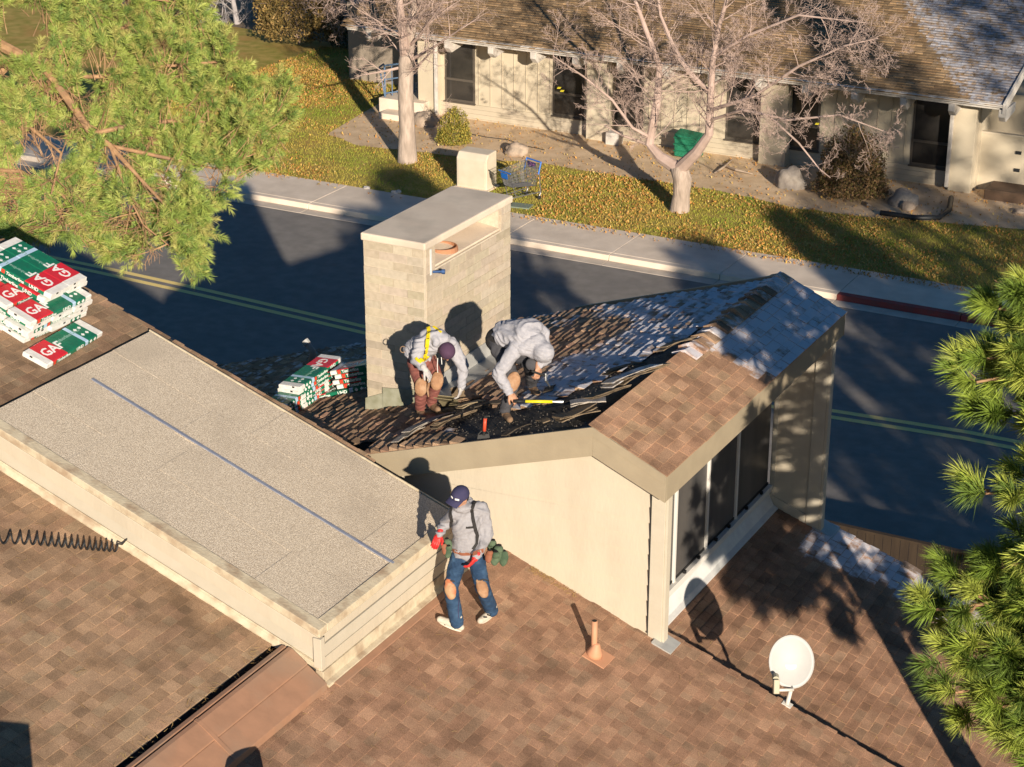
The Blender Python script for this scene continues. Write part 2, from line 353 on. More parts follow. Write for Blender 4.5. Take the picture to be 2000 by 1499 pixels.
def shingles(a, b, poly, pal, parent, nind, exp=.130, wr=(.11, .22), t0=.006, lift=.004, frost=None, skip=None, jit=.006, tone=None, off=0.0, weird=0.0, gap=.0035, tfun=None, name='shingle', vis=True):
    """courses along y on z = a + b x inside the xy polygon; butt edge on the downhill side"""
    sg = 1 if b < 0 else -1; ex = exp/math.sqrt(1+b*b)
    xs = [p[0] for p in poly]; x0, x1 = min(xs), max(xs)
    recs = []; k = 0
    nx = int((x1-x0)/ex)+2
    for k in range(nx):
        xd = (x1 - k*ex) if sg > 0 else (x0 + k*ex)    # downhill edge of this course
        xc = xd - sg*ex*.5
        ysx = []
        for i in range(len(poly)):
            (ax, ay), (bx, by) = poly[i], poly[(i+1) % len(poly)]
            if (ax > xc) != (bx > xc): ysx.append(ay+(by-ay)*(xc-ax)/(bx-ax))
        if len(ysx) < 2: continue
        ya, yb = min(ysx)+random.uniform(-.02, .01), max(ysx)+random.uniform(-.01, .025)
        y = ya + random.uniform(-.3, 0); cj = random.uniform(-jit, jit)
        while y < yb:
            wdt = random.uniform(*wr); p0, p1 = max(y, ya), min(y+wdt, yb); y += wdt
            if p1-p0 < .03: continue
            ym = (p0+p1)/2
            if skip and skip(xc, ym): continue
            hi = random.random() < .5
            th = t0*(tfun(xc, ym) if tfun else 1) + (lift if hi else 0) + random.uniform(0, .002)
            xb = xd + sg*(cj + (.005 if hi else 0) + random.uniform(-.3, .3)*jit)
            xt = xd - sg*ex*1.12
            gp_ = gap
            z = lambda x: a+b*x+off
            e1 = random.uniform(0, weird); e2 = random.uniform(0, weird)
            th1, th2 = th+e1, th+e2
            vs = [(xb, p0+gp_, z(xb)-.004), (xb, p1-gp_, z(xb)-.004), (xt, p1-gp_, z(xt)-.004), (xt, p0+gp_, z(xt)-.004),
                  (xb+sg*random.uniform(-1, 1)*weird*.5, p0+gp_, z(xb)+th1), (xb+sg*random.uniform(-1, 1)*weird*.5, p1-gp_, z(xb)+th2), (xt, p1-gp_, z(xt)+.004), (xt, p0+gp_, z(xt)+.004)]
            cc = random.choice(pal); f = random.uniform(.86, 1.14)*(1.0 if hi else .93)
            if tone: f *= tone(xc, ym)
            fj = random.uniform(-.14, .10); fr = [((frost(v[0], v[1])+fj if q_ > 3 else -.6) if frost else 0) for q_, v in enumerate(vs)]
            col = [(cc[0]*f, cc[1]*f, cc[2]*f, q) for q in fr]
            recs.append((vs, col, V((xc, ym, z(xc)))))
    F = [(4, 5, 6, 7), (0, 1, 5, 4), (1, 2, 6, 5), (3, 0, 4, 7)] if sg > 0 else [(7, 6, 5, 4), (4, 5, 1, 0), (5, 6, 2, 1), (7, 4, 0, 3)]
    if nind:
        sc = []
        for i, r in enumerate(recs):
            px, py, d = pix(r[2])
            sc.append((d if (10 < px < 1990 and 10 < py < 1490) else d+1000, i))
        sc.sort(); ind = set(i for _, i in sc[:nind])
    else: ind = set()
    rest = [i for i in range(len(recs)) if i not in ind]
    pl = gloc(parent)
    for i in ind:
        vs, col, c0 = recs[i]; lv = [(v[0]-c0.x, v[1]-c0.y, v[2]-c0.z) for v in vs]
        me = npmesh(name, lv, F, mSh, col); o = link(name, me, parent); o.location = c0 - pl
    if rest:
        vv = np.array([recs[i][0] for i in rest], np.float64).reshape(-1, 3) - np.array(pl); ff = (np.arange(len(rest))[:, None, None]*8 + np.array(F)[None]).reshape(-1, 4)
        cc = np.array([recs[i][1] for i in rest]).reshape(-1, 4)
        o = link(name+'_field', npmesh(name+'_field', vv, ff, mSh, cc), parent); o['kind'] = 'stuff'
    return len(recs)
def slab(name, a, b, poly, th, m, parent, off=-.012):
    ring = [(x, y, a+b*x+off) for x, y in poly]; return MB().prism(ring, (0, 0, -th)).build(name, m, parent)
def patch(x, y, s=1.0, seed=0): return mnoise.noise(V((x*s+seed, y*s, seed)))
# --- main lower slope (bottom of the picture) : x from the flat roof's end wall to beyond the frame
pM = [(-10.55, 9.0), (-.5, 9.0), (-.5, 19.38), (-12.4, 19.38), (-12.4, 15.4), (-10.55, 15.4)]
pMa = [(-10.6, 8.5), (-3.0, 8.5), (-3.0, 19.38), (-12.3, 19.38), (-12.3, 15.36), (-10.6, 15.36)]
rm = slab('main_roof', aM, bM, [(-12.3, 15.34), (-10.62, 15.34), (-10.62, 8.5), (-3.0, 8.5), (-3.0, 19.36), (-12.3, 19.36)], .16, mDeck, house)
tM = lambda x, y: 1 + .10*patch(x, y, .8, 2) - .22*max(0, patch(x, y, 1.6, 9)-.15)
shingles(aM, bM, [(-10.58, 8.5), (-3.0, 8.5), (-3.0, 19.38), (-10.58, 19.38)], PAL_M, rm, 110, tone=tM)
# --- left slope, beside the flat roof
rl = slab('left_roof', aM, bM, [(-18.0, 8.5), (-11.13, 8.5), (-11.13, 15.32), (-18.0, 15.32)], .16, mDeck, house, off=LP-.012)
tL = lambda x, y: 1.04 + .10*patch(x, y, .7, 5) - .42*max(0, patch(x, y, .55, 7)+.05 - .1*abs(x+13))
shingles(aM+LP, bM, [(-16.5, 8.5), (-11.12, 8.5), (-11.12, 15.33), (-16.5, 15.33)], PAL_L, rl, 50, wr=(.12, .25), tone=tL)
# --- raised upper slope with the bundles, its rake strip beyond the flat roof
yMU = onp(430, 718, aM+MU, bM).y
pk = onp(19, 466, aM+MU, bM)
ru = slab('upper_roof', aM, bM, [(pk.x, 13), (-15.0, 13), (-15.0, yMU-.66), (-11.9, yMU-.66), (-11.9, yMU), (pk.x, yMU)], .18, mDeck, house, off=MU-.012)
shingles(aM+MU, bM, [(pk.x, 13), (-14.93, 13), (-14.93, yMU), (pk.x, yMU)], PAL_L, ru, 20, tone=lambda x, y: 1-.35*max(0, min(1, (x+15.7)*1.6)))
shingles(aM+MU, bM, [(-14.9, yMU-.62), (-11.9, yMU-.62), (-11.9, yMU), (-14.9, yMU)], PAL_L, ru, 0, wr=(.3, .6), name='strip_shingle')
b = MB(); b.prism([(pk.x, yMU-.03, zm(pk.x, MU)-.02), (-11.9, yMU-.03, zm(-11.9, MU)-.02), (-11.9, yMU-.03, zm(-11.9, MU)-.3), (pk.x, yMU-.03, zm(pk.x, MU)-.3)], (0, .03, 0)); b.build('rake_board', mTrim, house)
# slope behind the ridge + ridge caps
zpk = zm(pk.x, MU)
slab('back_roof', zpk+.36*(-pk.x), .36, [(pk.x-6, 13), (pk.x, 13), (pk.x, yMU), (pk.x-6, yMU)], .15, mSh, house)
for k in range(20):
    y = yMU - .04 - k*.2
    b = MB(); zz = zpk+.03
    b.hexa([(pk.x-.17, y-.23, zz-.075), (pk.x, y-.23, zz-.01), (pk.x, y, zz-.01), (pk.x-.17, y, zz-.075), (pk.x-.17, y-.23, zz-.055), (pk.x, y-.23, zz+.022), (pk.x, y, zz+.005), (pk.x-.17, y, zz-.065)])
    b.hexa([(pk.x, y-.23, zz-.01), (pk.x+.17, y-.23, zz-.075), (pk.x+.17, y, zz-.075), (pk.x, y, zz-.01), (pk.x, y-.23, zz+.022), (pk.x+.17, y-.23, zz-.055), (pk.x+.17, y, zz-.065), (pk.x, y, zz+.005)])
    o = b.build('ridge_cap', mSh, ru); a_ = o.data.color_attributes.new('tint', 'FLOAT_COLOR', 'POINT')
    c_ = random.choice(PAL_M); a_.data.foreach_set('color', [c_[0], c_[1], c_[2], 0]*len(o.data.vertices))
# --- flat roof (cap sheet tray) : x -15..-10.53, y 15.33..yp2
PT = .62
xA, xB, yA = -15.05, -10.53, 15.33
yB2 = onp(700, 887, aM+PT, bM).y
print('panel far y', yB2, 'rake', yMU, 'peak', tuple(pk))
fr = MB().prism([(xA, yA+.02, zm(xA, PT)-.02), (xB-.02, yA+.02, zm(xB-.02, PT)-.02), (xB-.02, yA+.02, zm(xB)-.1), (xA, yA+.02, zm(xA)-.1)], (0, yB2-yA-.04, 0)).build('flat_roof', mDeck, house)
# roll sheets: three lanes, staggered butt joints, each a thin sheet of its own
lanes = 4; ly0, ly1 = yA+.16, yB2-.05; lw = (ly1-ly0)/lanes
for i in range(lanes):
    xs_ = [xA+.04]
    o0 = [1.1, .55, 1.5, .8][i]; x = xA+o0
    while x < xB-.5: xs_.append(x); x += 1.25
    xs_.append(xB-.12)
    for j in range(len(xs_)-1):
        x0, x1 = xs_[j], xs_[j+1]; h = PT+.004+.004*((i+j) % 2); y0 = ly0+i*lw-.006*(i > 0); y1 = ly0+(i+1)*lw
        MB().hexa([(x0-.008, y0, zm(x0-.008, h)-.012), (x1, y0, zm(x1, h)-.012), (x1, y1, zm(x1, h)-.012), (x0-.008, y1, zm(x0-.008, h)-.012),
                   (x0-.008, y0, zm(x0-.008, h)+.004), (x1, y0, zm(x1, h)), (x1, y1, zm(x1, h)), (x0-.008, y1, zm(x0-.008, h)+.004)]).build('cap_sheet', mFelt, fr)
def rail(x0, y0, x1, y1, o0, o1, h0, h1, m, name, par=fr):   # sloped box between xy, offsets from plane
    P = []
    for hh in (h0, h1):
        for X, Y in ((x0, y0), (x1, y0), (x1, y1), (x0, y1)): P.append((X, Y, zm(X, hh)))
    return MB().hexa(P).build(name, m, par, bevel=.006)
rail(xA, yA, xB-.0, ly0-.004, 0, 0, PT-.07, PT+.022, mSeal, 'edge_trim')
rail(xB-.115, ly0, xB+.0, yB2, 0, 0, PT-.07, PT+.022, mSeal, 'edge_trim')
rail(xA, yB2-.03, xB-.12, yB2-.004, 0, 0, PT-.25, PT+.012, mSeal, 'drip_and_shadow_edge')
rail(xA, yB2-.003, xB-.12, yB2+.03, 0, 0, PT-.25, PT-.01, mDark, 'drip_and_shadow_edge')  # dark strip drawn as the thin shadow line beyond the tray edge
_s0, _s1 = onp(180, 743, aM+PT, bM), onp(770, 1103, aM+PT, bM); print('strip', tuple(_s0), tuple(_s1))
rail(_s0.x, (_s0.y+_s1.y)/2-.024, _s1.x, (_s0.y+_s1.y)/2+.024, 0, 0, PT+.01, PT+.024, mat('blue_grey_strip', (.26, .28, .36), .4, (.33, .35, .42), 8, metal=.3), 'metal_strip')
sp = onp(178, 742, aM+PT, bM)
# near side wall of the tray: long boards
for k, (h0, h1, yo) in enumerate([(PT-.24, PT-.075, .0), (PT-.40, PT-.245, .012), (PT-.47, PT-.405, -.018)]):
    P = []
    for hh in (h0, h1):
        for X, Y in ((xA-.2, yA+yo), (xB+.012*0, yA+yo), (xB, yA+.1), (xA-.2, yA+.1)): P.append((X, Y, zm(X, hh)))
    MB().hexa(P).build('board', [mCream, mPost, mSeal][k], fr, bevel=.005)
P = []
for hh in (LP-.01, LP+.02): P += [(xA-.2, yA-.05, zm(xA-.2, hh)), (xB-.35, yA-.05, zm(xB-.35, hh)), (xB-.35, yA, zm(xB-.35, hh)), (xA-.2, yA, zm(xA-.2, hh))]
MB().hexa(P[:4] + [(x, y, z+.0 if i in (0, 1) else z+.08) for i, (x, y, z) in enumerate(P[4:])]).build('base_flashing', mSeal, fr, bevel=.006)
# end wall of the tray facing downhill
for k, (z0, z1, xo, m) in enumerate([(PT-.17, PT-.07, .0, mCream), (PT-.33, PT-.182, .012, mPost), (PT-.47, PT-.332, .022, mCream), (PT-.62, PT-.472, .04, mSeal)]):
    MB().box((xB-.06, yA-.004*k, zm(xB, z0)), (xB+xo, yB2, zm(xB, z1))).build('board', m, fr, bevel=.005)
MB().box((xB-.07, yA-.022, zm(xB, PT-.43)), (xB+.03, yA+.05, zm(xB, PT-.072))).build('corner_post', mPost, fr, bevel=.004)
rail(xB+.0, yA+.0, xB+.10, 18.4, 0, 0, .0, .03, mSeal, 'base_flashing')
rail(xB+.10, yA+.1, xB+.18, 18.4, 0, 0, .005, .022, mTerra, 'base_flashing')
# --- gutter and raised terracotta expansion joint between left slope and main slope
zb = 5.55
MB().box((-11.22, 8.5, zb-.25), (-10.99, 15.3, zb-.10)).build('gutter_trough', mDeck, house)
for ring_, m, nm in (([(-11.0, zb-.2), (-11.0, zb+.17), (-10.985, zb+.20), (-10.93, zb+.20), (-10.93, zb-.2)], mTerra, 'joint_cover'), ([(-10.929, zb-.2), (-10.929, zb+.165), (-10.90, zb+.165), (-10.90, zb-.2)], mDark, 'joint_seam'),
                     ([(-10.899, zb-.2), (-10.899, zb+.20), (-10.85, zb+.19), (-10.66, zb+.06), (-10.64, zb-.2)], mTerra, 'joint_cover'), ([(-10.64, zb-.2), (-10.655, zb+.045), (-10.42, zb-.115), (-10.42, zb-.2)], mTerra, 'joint_cover')):
    MB().prism([(x_, 8.5, z_) for x_, z_ in ring_][::-1], (0, 6.78, 0)).build(nm, m, house, bevel=.006)
for yy in (9.4, 11.5, 13.6): MB().prism([(-10.9, yy, zb+.204), (-10.85, yy, zb+.196), (-10.65, yy, zb+.062), (-10.42, yy, zb-.105), (-10.42, yy, zb-.11), (-10.66, yy, zb+.05)], (0, .05, 0)).build('joint_lap', mTerra, house)
# --- body walls under everything (mostly unseen)
b = MB()
b.prism([(-3.3, 8.8, 0), (-3.3, 8.8, zm(-3.3)-.2), (-15.9, 8.8, zm(-15.9)-.2), (-23, 8.8, 5), (-23, 8.8, 0)], (0, 10.3, 0))
b.build('wall', mCream, house)
MB().prism([(-9.1, 19.16, 0), (-9.1, 19.16, 7.0), (-18.6, 19.16, aL-bL*18.6-.2), (-18.6, 19.16, 0)], (0, 5.3, 0)).build('wall', mCream, house)
MB().prism([(-2.3, 19.42, 0), (-2.3, 19.42, zm(-2.3, M2)-.2), (-9, 19.42, zm(-9, M2)-.2), (-9, 19.42, 0)], (0, 5.2, 0)).build('wall', mCream, house)
# fascia under the edge of the main slope above the lower one
P = []
for hh in (-1.0, -.03): P += [(-8.15, 19.36, zm(-8.15, hh)), (-3.0, 19.36, zm(-2.0, hh)), (-3.0, 19.385, zm(-2.0, hh)), (-8.15, 19.385, zm(-8.15, hh))]
MB().hexa(P).build('rake_board', mTrim, house)
# --- lower slope in front of the clerestory window
r2 = slab('lower_roof', aM, bM, [(-9.0, 19.4), (-2.0, 19.4), (-2.0, yFar-.03), (-9.0, yFar-.03)], .16, mDeck, house, off=M2-.012)
def frost2(x, y): return max(-.3, min(.6, (y-23.75-.09*(x+8)+.12*patch(x, y, 2.5, 4))*1.8)) if x > -8.35 else -.2
shingles(aM+M2, bM, [(-8.93, 19.4), (-2.0, 19.4), (-2.0, yFar), (-8.93, yFar)], PAL_M, r2, 20, wr=(.18, .34), frost=frost2, tone=tM, t0=.014, lift=.006, gap=.005)
MB().prism([(-9, yFar-.03, zm(-9, M2)-.02), (-2, yFar-.03, zm(-2, M2)-.02), (-2, yFar-.03, zm(-2, M2)-.25), (-9, yFar-.03, zm(-9, M2)-.25)], (0, .03, 0)).build('rake_board', mTrim, house)
for k in range(7):
    X = -6.9+k*.33
    o = MB().obox((X, yFar-.03+random.uniform(-.02, .02), zm(X, M2)+.035), ((1, 0, bM+random.uniform(-.05, .05)), (0, 1, random.uniform(-.15, .05)), (0, 0, 1)), (.3, .14, .012)).build('rake_shingle', mSh, r2)
    a_ = o.data.color_attributes.new('tint', 'FLOAT_COLOR', 'POINT'); a_.data.foreach_set('color', [.2, .15, .12, .4]*8)
# --- dormer (clerestory) roof
TORN = [tuple(onp(px, py, aL, bL))[:2] for px, py in ((905, 868), (1150, 842), (1262, 760), (1385, 668), (1372, 640), (1225, 720), (1120, 765), (1060, 792), (1000, 800), (935, 775), (850, 800))]
def torn(x, y): return inpoly(x, y, TORN)
def frostL(x, y):
    f = -.3
    f = max(f, min(.62, (x+11.15)*1.3 + (y-20.2)*.25))
    f = max(f, min(.4, (y-22.6)*.8)) if x < -11.2 else f
    c = onp(1115, 668, aL, bL); d = math.hypot((x-c.x)/.75, (y-c.y)/1.0); f -= max(0, 1.1-d)*1.4
    if y < 19.6 and x > -11.6: f = max(f, .28)
    if x < -12.9: f = max(f, min(.42, (y-21.6)*.6))
    return f
rL = slab('dormer_left_roof', aL, bL, [(-12.25, yF+.045), (xR, yF+.045), (xR, yFar-.25), (-18.9, yFar-.25), (-18.9, 19.5), (-12.25, 19.5)], .14, mDeck, house, off=-.014)
def skL(x, y): return (x < -12.28 and y < 19.45) or torn(x, y) or (-13.33 < x < -12.47 and 20.84 < y < 23.1)
shingles(aL, bL, [(-18.9, yF), (xR-.05, yF), (xR-.05, yFar-.3), (-18.9, yFar-.2)], PAL_D, rL, 40, wr=(.13, .22), t0=.042, lift=.014, frost=frostL, skip=skL, tfun=lambda x, y: .6 if frostL(x, y) > .1 else 1, weird=.014, jit=.014)
rR = slab('dormer_right_roof', aRt, bRt, [(xR, yF+.045), (xE-.045, yF+.045), (xE-.045, yFar-.03), (xR, yFar-.03)], .14, mDeck, house, off=-.014)
def frostR(x, y): return max(-.4, min(.72, (y-21.75 - .35*(x+8.7) + .25*patch(x, y, 2.2, 3))*1.6))
shingles(aRt, bRt, [(xR-.02, yF), (xE+.02, yF), (xE+.02, yFar), (xR-.02, yFar)], PAL_R, rR, 60, exp=.135, wr=(.16, .34), frost=frostR, t0=.008, lift=.005, gap=.006)
# ridge caps on the far half of the ridge, some lifted
for k in range(17):
    y = yFar - .02 - k*.2
    if y < 21.65: break
    lf = random.uniform(0, .05) if k > 3 else random.uniform(0, .02)
    b = MB(); zz = zR+.02
    for sgn in (-1, 1):
        sl_ = bL if sgn < 0 else -bRt
        b.hexa([(xR, y-.24, zz), (xR+sgn*.17, y-.24, zz-.17*sl_), (xR+sgn*.17, y, zz-.17*sl_), (xR, y, zz), (xR, y-.24, zz+.03+lf), (xR+sgn*.17, y-.24, zz+.022-.17*sl_+lf*.6), (xR+sgn*.17, y, zz+.006-.17*sl_), (xR, y, zz+.006)])
    o = b.build('ridge_cap', mSh, rR); a_ = o.data.color_attributes.new('tint', 'FLOAT_COLOR', 'POINT')
    c_ = random.choice(PAL_D); a_.data.foreach_set('color', [c_[0], c_[1], c_[2], random.choice([.25, .45, .6])]*len(o.data.vertices))
# fascia boards of the gable (two lengths) and of the eave
fb = .345
xl = -12.32
MB().prism([(xl, yF, aL+bL*xl+.0), (xR, yF, zR+.0), (xR, yF, zR-fb-.02), (xl, yF, aL+bL*xl-fb)], (0, .04, 0)).build('fascia_board', mTrim, house, bevel=.004)
MB().prism([(xR+.001, yF-.001, zR), (xE+.002, yF-.001, zE), (xE+.002, yF-.001, zE-fb), (xR+.001, yF-.001, zR-fb-.02)], (0, .04, 0)).build('fascia_board', mTrim, house, bevel=.004)
MB().prism([(xE-.04, yF+.045, zE-.002), (xE, yF+.045, zE-.018), (xE, yF+.045, zE-fb), (xE-.04, yF+.045, zE-fb)], (0, yFar-yF-.045, 0)).build('fascia_board', mTrim, house, bevel=.004)
for p0, p1, dz in (((xl, yF-.014, aL+bL*xl), (xR, yF-.014, zR), .0), ((xR, yF-.014, zR), (xE, yF-.014, zE), .0)):   # upper shadow board
    MB().prism([(p0[0], p0[1], p0[2]+.004), (p1[0], p1[1], p1[2]+.004), (p1[0], p1[1], p1[2]-.11), (p0[0], p0[1], p0[2]-.11)], (0, .012, 0)).build('shadow_board', mTrim, house)
MB().prism([(xl, yFar-.02, aL+bL*xl), (xR, yFar-.02, zR), (xE, yFar-.02, zE), (xE, yFar-.02, zE-fb), (xR, yFar-.02, zR-fb), (xl, yFar-.02, aL+bL*xl-fb)], (0, .04, 0)).build('fascia_board', mTrim, house)
# soffit
MB().box((-9.0, yW+.05, zE-fb+.02), (xE-.05, yFar-.03, zE-fb+.045)).build('soffit', mTrim, house)
# side wall: lap siding boards, each clipped to the gable
wl = empty('side_wall'); wl.parent = house; wl.location = (-10, yW, 6) - house.location if False else V((0, 0, 0))
xl2 = -12.3; xc1 = -8.40
poly0 = [(xl2, zm(xl2)+.0), (xc1, zm(xc1)+.0), (xc1, zE-.28), (xR, zR-fb-.0), (xl2, aL+bL*xl2-fb+.1)]
z = 4.3; bh = .205
while z < 7.2:
    P = clip(clip(poly0, (0, -1), -z), (0, 1), z+bh)
    if len(P) >= 3:
        lo = [(x, yW-.008-.030*(1-(zz-z)/bh)*1.0, zz) for x, zz in P]
        MB().prism(lo, (0, .03, 0)).build('siding_board', mCream, wl)
    z += bh - .0005
# corner trim
MB().prism([(xc1+.006, yW-.035, zm(xc1)), (-8.22, yW-.035, zm(-8.22)-.02), (-8.22, yW-.035, zE-.3), (xc1+.006, yW-.035, zE-.24)], (0, .05, 0)).build('corner_trim', mPost, house, bevel=.003)
MB().prism([(-8.22+.001, yW-.02, zm(-8.22)-.9), (-8.19, yW-.02, zm(-8.22)-.9), (-8.19, yW-.02, zE-.3), (-8.22+.001, yW-.02, zE-.3)], (0, .12, 0)).build('corner_trim', mPost, house, bevel=.003)
MB().box((-8.405, yW-.045, zm(xc1)+.04), (-8.395, yW+.0, zE-.35)).build('joint', mDark, house)
MB().hexa([(-8.3, 19.0, zm(-8.3)+.0), (-8.05, 19.0, zm(-8.05)), (-8.05, 19.3, zm(-8.05)), (-8.3, 19.3, zm(-8.3)), (-8.3, 19.0, zm(-8.3)+.03), (-8.05, 19.0, zm(-8.05)+.02), (-8.05, 19.3, zm(-8.05)+.02), (-8.3, 19.3, zm(-8.3)+.03)]).build('corner_flashing', mMetalF, house)
# near wing wall (inside faces) and far wing wall facing the camera
yP = 24.66
MB().box((-9.0, yW+.03, 4.0), (-8.225, yW+.14, zE-.3)).build('wing_wall', mCream, house)
def z2(x, o=0): return zm(x, M2+o)
MB().prism([(-9.0, yP, z2(-9.0)+.13), (-8.42, yP, z2(-8.42)+.13), (-8.42, yP, zE-.3), (-9.0, yP, zE-.3)], (0, .1, 0)).build('wing_wall', mCream, house)
MB().prism([(-9.0, yP-.03, z2(-9.0)-.02), (-8.42, yP-.03, z2(-8.42)-.02), (-8.42, yP-.03, z2(-8.42)+.15), (-9.0, yP-.03, z2(-9.0)+.15)], (0, .12, 0)).build('base_trim', mPost, house)
MB().prism([(-8.41, yP-.03, z2(-8.41)-.02), (-8.22, yP-.03, z2(-8.22)-.02), (-8.22, yP-.03, zE-.31), (-8.41, yP-.03, zE-.31)], (0, .13, 0)).build('corner_trim', mPost, house, bevel=.003)
MB().prism([(-8.219, yP-.02, z2(-8.22)-.02), (-8.18, yP-.02, z2(-8.22)-.02), (-8.18, yP-.02, zE-.31), (-8.219, yP-.02, zE-.31)], (0, .13, 0)).build('corner_trim', mPost, house, bevel=.003)
MB().box((-8.98, yP-.02, z2(-9)+.1), (-8.92, yP, zE-.3)).build('corner_trim', mPost, house)
b = MB(); b.hexa([(-8.3, yP-.05, z2(-8.3)+.0), (-8.0, yP-.02, z2(-8.0)), (-8.0, yP+.32, z2(-8.0)), (-8.3, yP+.32, z2(-8.3)), (-8.3, yP-.05, z2(-8.3)+.03), (-8.0, yP-.02, z2(-8.0)+.02), (-8.0, yP+.32, z2(-8.0)+.02), (-8.3, yP+.32, z2(-8.3)+.03)]); b.build('corner_flashing', mMetalF, house)
# window band
mGlass = mat('tinted_screen_glass', (.050, .050, .052), .45, (.095, .088, .082), 3, spec=.5, stretch=(1, 1, .15))
mFrame = mat('white_window_frame', (.68, .66, .62), .4)
win = MB().box((-9.06, yW+.16, zm(-9, M2)+.35), (-9.03, yP-.02, zE-.3)).build('window', mDark, house)
zs = z2(-9)+.30
muls = [onx(px, py, -9.0).y for px, py in ((1319, 1040), (1382, 990), (1439, 950))]
ys = [yW+.17] + muls + [yP-.03]
print('mullions', ys)
for i in range(len(ys)-1):
    MB().box((-9.03, ys[i]+.03, zs+.02), (-9.015, ys[i+1]-.03, zE-.32)).build('pane', mGlass, win)
for y in muls:
    MB().box((-9.035, y-.028, zs-.02), (-8.985, y+.028, zE-.3)).build('mullion', mFrame, win, bevel=.004)
MB().box((-9.04, yW+.15, zs-.09), (-8.94, yP-.03, zs)).build('sill', mFrame, win, bevel=.005)
MB().box((-9.02, yW+.15, zs), (-9.005, yP-.03, zs+.035)).build('screen_rail', mDark, win)
for i in range(len(ys)-1):
    for f in (.28, .72):
        y = ys[i]*(1-f)+ys[i+1]*f; MB().box((-8.99, y-.02, zs-.005), (-8.955, y+.02, zs+.04)).build('clip', mDark, win)
P = [(-9.0, yW+.15, zs-.1), (-8.9, yW+.15, z2(-8.9)+.035), (-8.83, yW+.15, z2(-8.83)+.03), (-8.83, yW+.15, z2(-8.83)+.015), (-9.0, yW+.15, z2(-9))]
MB().prism(P, (0, yP-yW-.2, 0)).build('apron_flashing', mWhite, house)
# --- chimney of split-face block
mBlock = mat('chimney_block', (.46, .39, .30), .9, (.54, .46, .36), 14, .5, 70, attr='tint')
mMort = mat('mortar', (.54, .47, .37), .9, (.62, .54, .43), 20, .3, 60)
mCap = mat('chimney_cap_cement', (.66, .55, .44), .85, (.73, .62, .50), 2.5, .25, 40, col3=(.43, .37, .3), scale3=1.5)
cx0, cx1, cy0, cy1, cz = -13.35, -12.44, 20.81, 23.14, 8.43
ch = empty('chimney'); ch.parent = house; ch.location = (cx0-house.location.x, cy0-house.location.y, 0)
zt = 8.02
MB().box((cx0+.006, cy0-.005, 5.2), (cx1+.005, cy1-.01, zt-.02)).build('core', mMort, ch)
MB().box((cx0+.006, cy0-.005, zt-.02), (cx1+.005, cy0+.26, 8.325)).build('core', mMort, ch)
MB().box((cx0+.006, cy1-.26, zt-.02), (cx1+.005, cy1-.01, 8.325)).build('core', mMort, ch)
MB().prism([(cx0+.0, cy0+.26, zt-.02), (cx1-.03, cy0+.26, zt-.02), (cx1-.03, cy0+.26, zt+.005), (cx0+.45, cy0+.26, zt+.07), (cx0+.0, cy0+.26, zt+.03)], (0, cy1-cy0-.52, 0)).build('crown_wash', mCap, ch)
MB().box((cx0+.0, cy0+.26, zt+.06), (cx0+.05, cy1-.26, 8.325)).build('back_screen', mCap, ch)
MB().box((cx0-.03, cy0-.03, 8.325), (cx1+.035, cy1+.03, cz)).build('cap', mCap, ch, bevel=.02)
b = MB(); fc = onz(870, 481, 8.09); fc.x = min(fc.x, cx1-.24)
b.lathe((fc.x, fc.y, zt), [(.21, 0), (.205, .05), (.195, .07), (.18, .07), (.175, .01)], 20); o = b.build('flue_tile', mat('terracotta_flue', (.42, .2, .11), .8), ch, sm=False)
blk = []
chh = .1155
def block(p0, p1, front):
    s_ = random.uniform(.92, 1.06); d_ = random.random()
    if d_ < .13: s_ *= .82
    o = MB().box(p0, p1)
    me = o.mesh('block', mBlock); a_ = me.color_attributes.new('tint', 'FLOAT_COLOR', 'POINT')
    c_ = (s_*1.0, s_*random.uniform(.97, 1.02), s_*random.uniform(.94, 1.03), 1); a_.data.foreach_set('color', list(c_)*8)
    return me
bw = .42; rowz = []
z = zt+.305; r = 0
backs = []
while z > 5.75:
    z0_ = z-chh+.008
    # short face (towards the camera, y = cy0) and long face (x = cx1)
    xs_ = [cx0, cx0+.24+.0, cx0+.24+bw] if r % 2 else [cx0, cx0+.45, cx0+.75]
    xs_ = [cx0] + [x for x in xs_[1:] if x < cx1-.15] + [cx1]
    for j in range(len(xs_)-1):
        if z0_ < aL+bL*xs_[j]-.1: continue
        me = block((xs_[j]+.004, cy0-.012+random.uniform(-.004, .003), z0_), (xs_[j+1]-.004*(j < len(xs_)-2), cy0+.03, z), 1); o = link('block', me, ch); o.location = -gloc(ch)
    y = cy0+.035 + (.2 if r % 2 else .0); ysb = [cy0+.034]+[y+bw*k for k in range(1, 8) if y+bw*k < cy1-.1]+[cy1]
    for j in range(len(ysb)-1):
        if z0_ < aL+bL*cx1-.1: continue
        ya_, yb_ = ysb[j], ysb[j+1]
        if z > zt+.02:    # the opening under the cap
            if ya_ < cy0+.26: yb_ = min(yb_, cy0+.27)
            elif yb_ > cy1-.26: ya_ = max(ya_, cy1-.27)
            else: continue
            if yb_-ya_ < .03: continue
        me = block((cx1-.03, ya_+.004, z0_), (cx1+.012+random.uniform(-.003, .004), yb_-.004, z), 1); o = link('block', me, ch); o.location = -gloc(ch)
    z -= chh; r += 1
print('block rows', r)
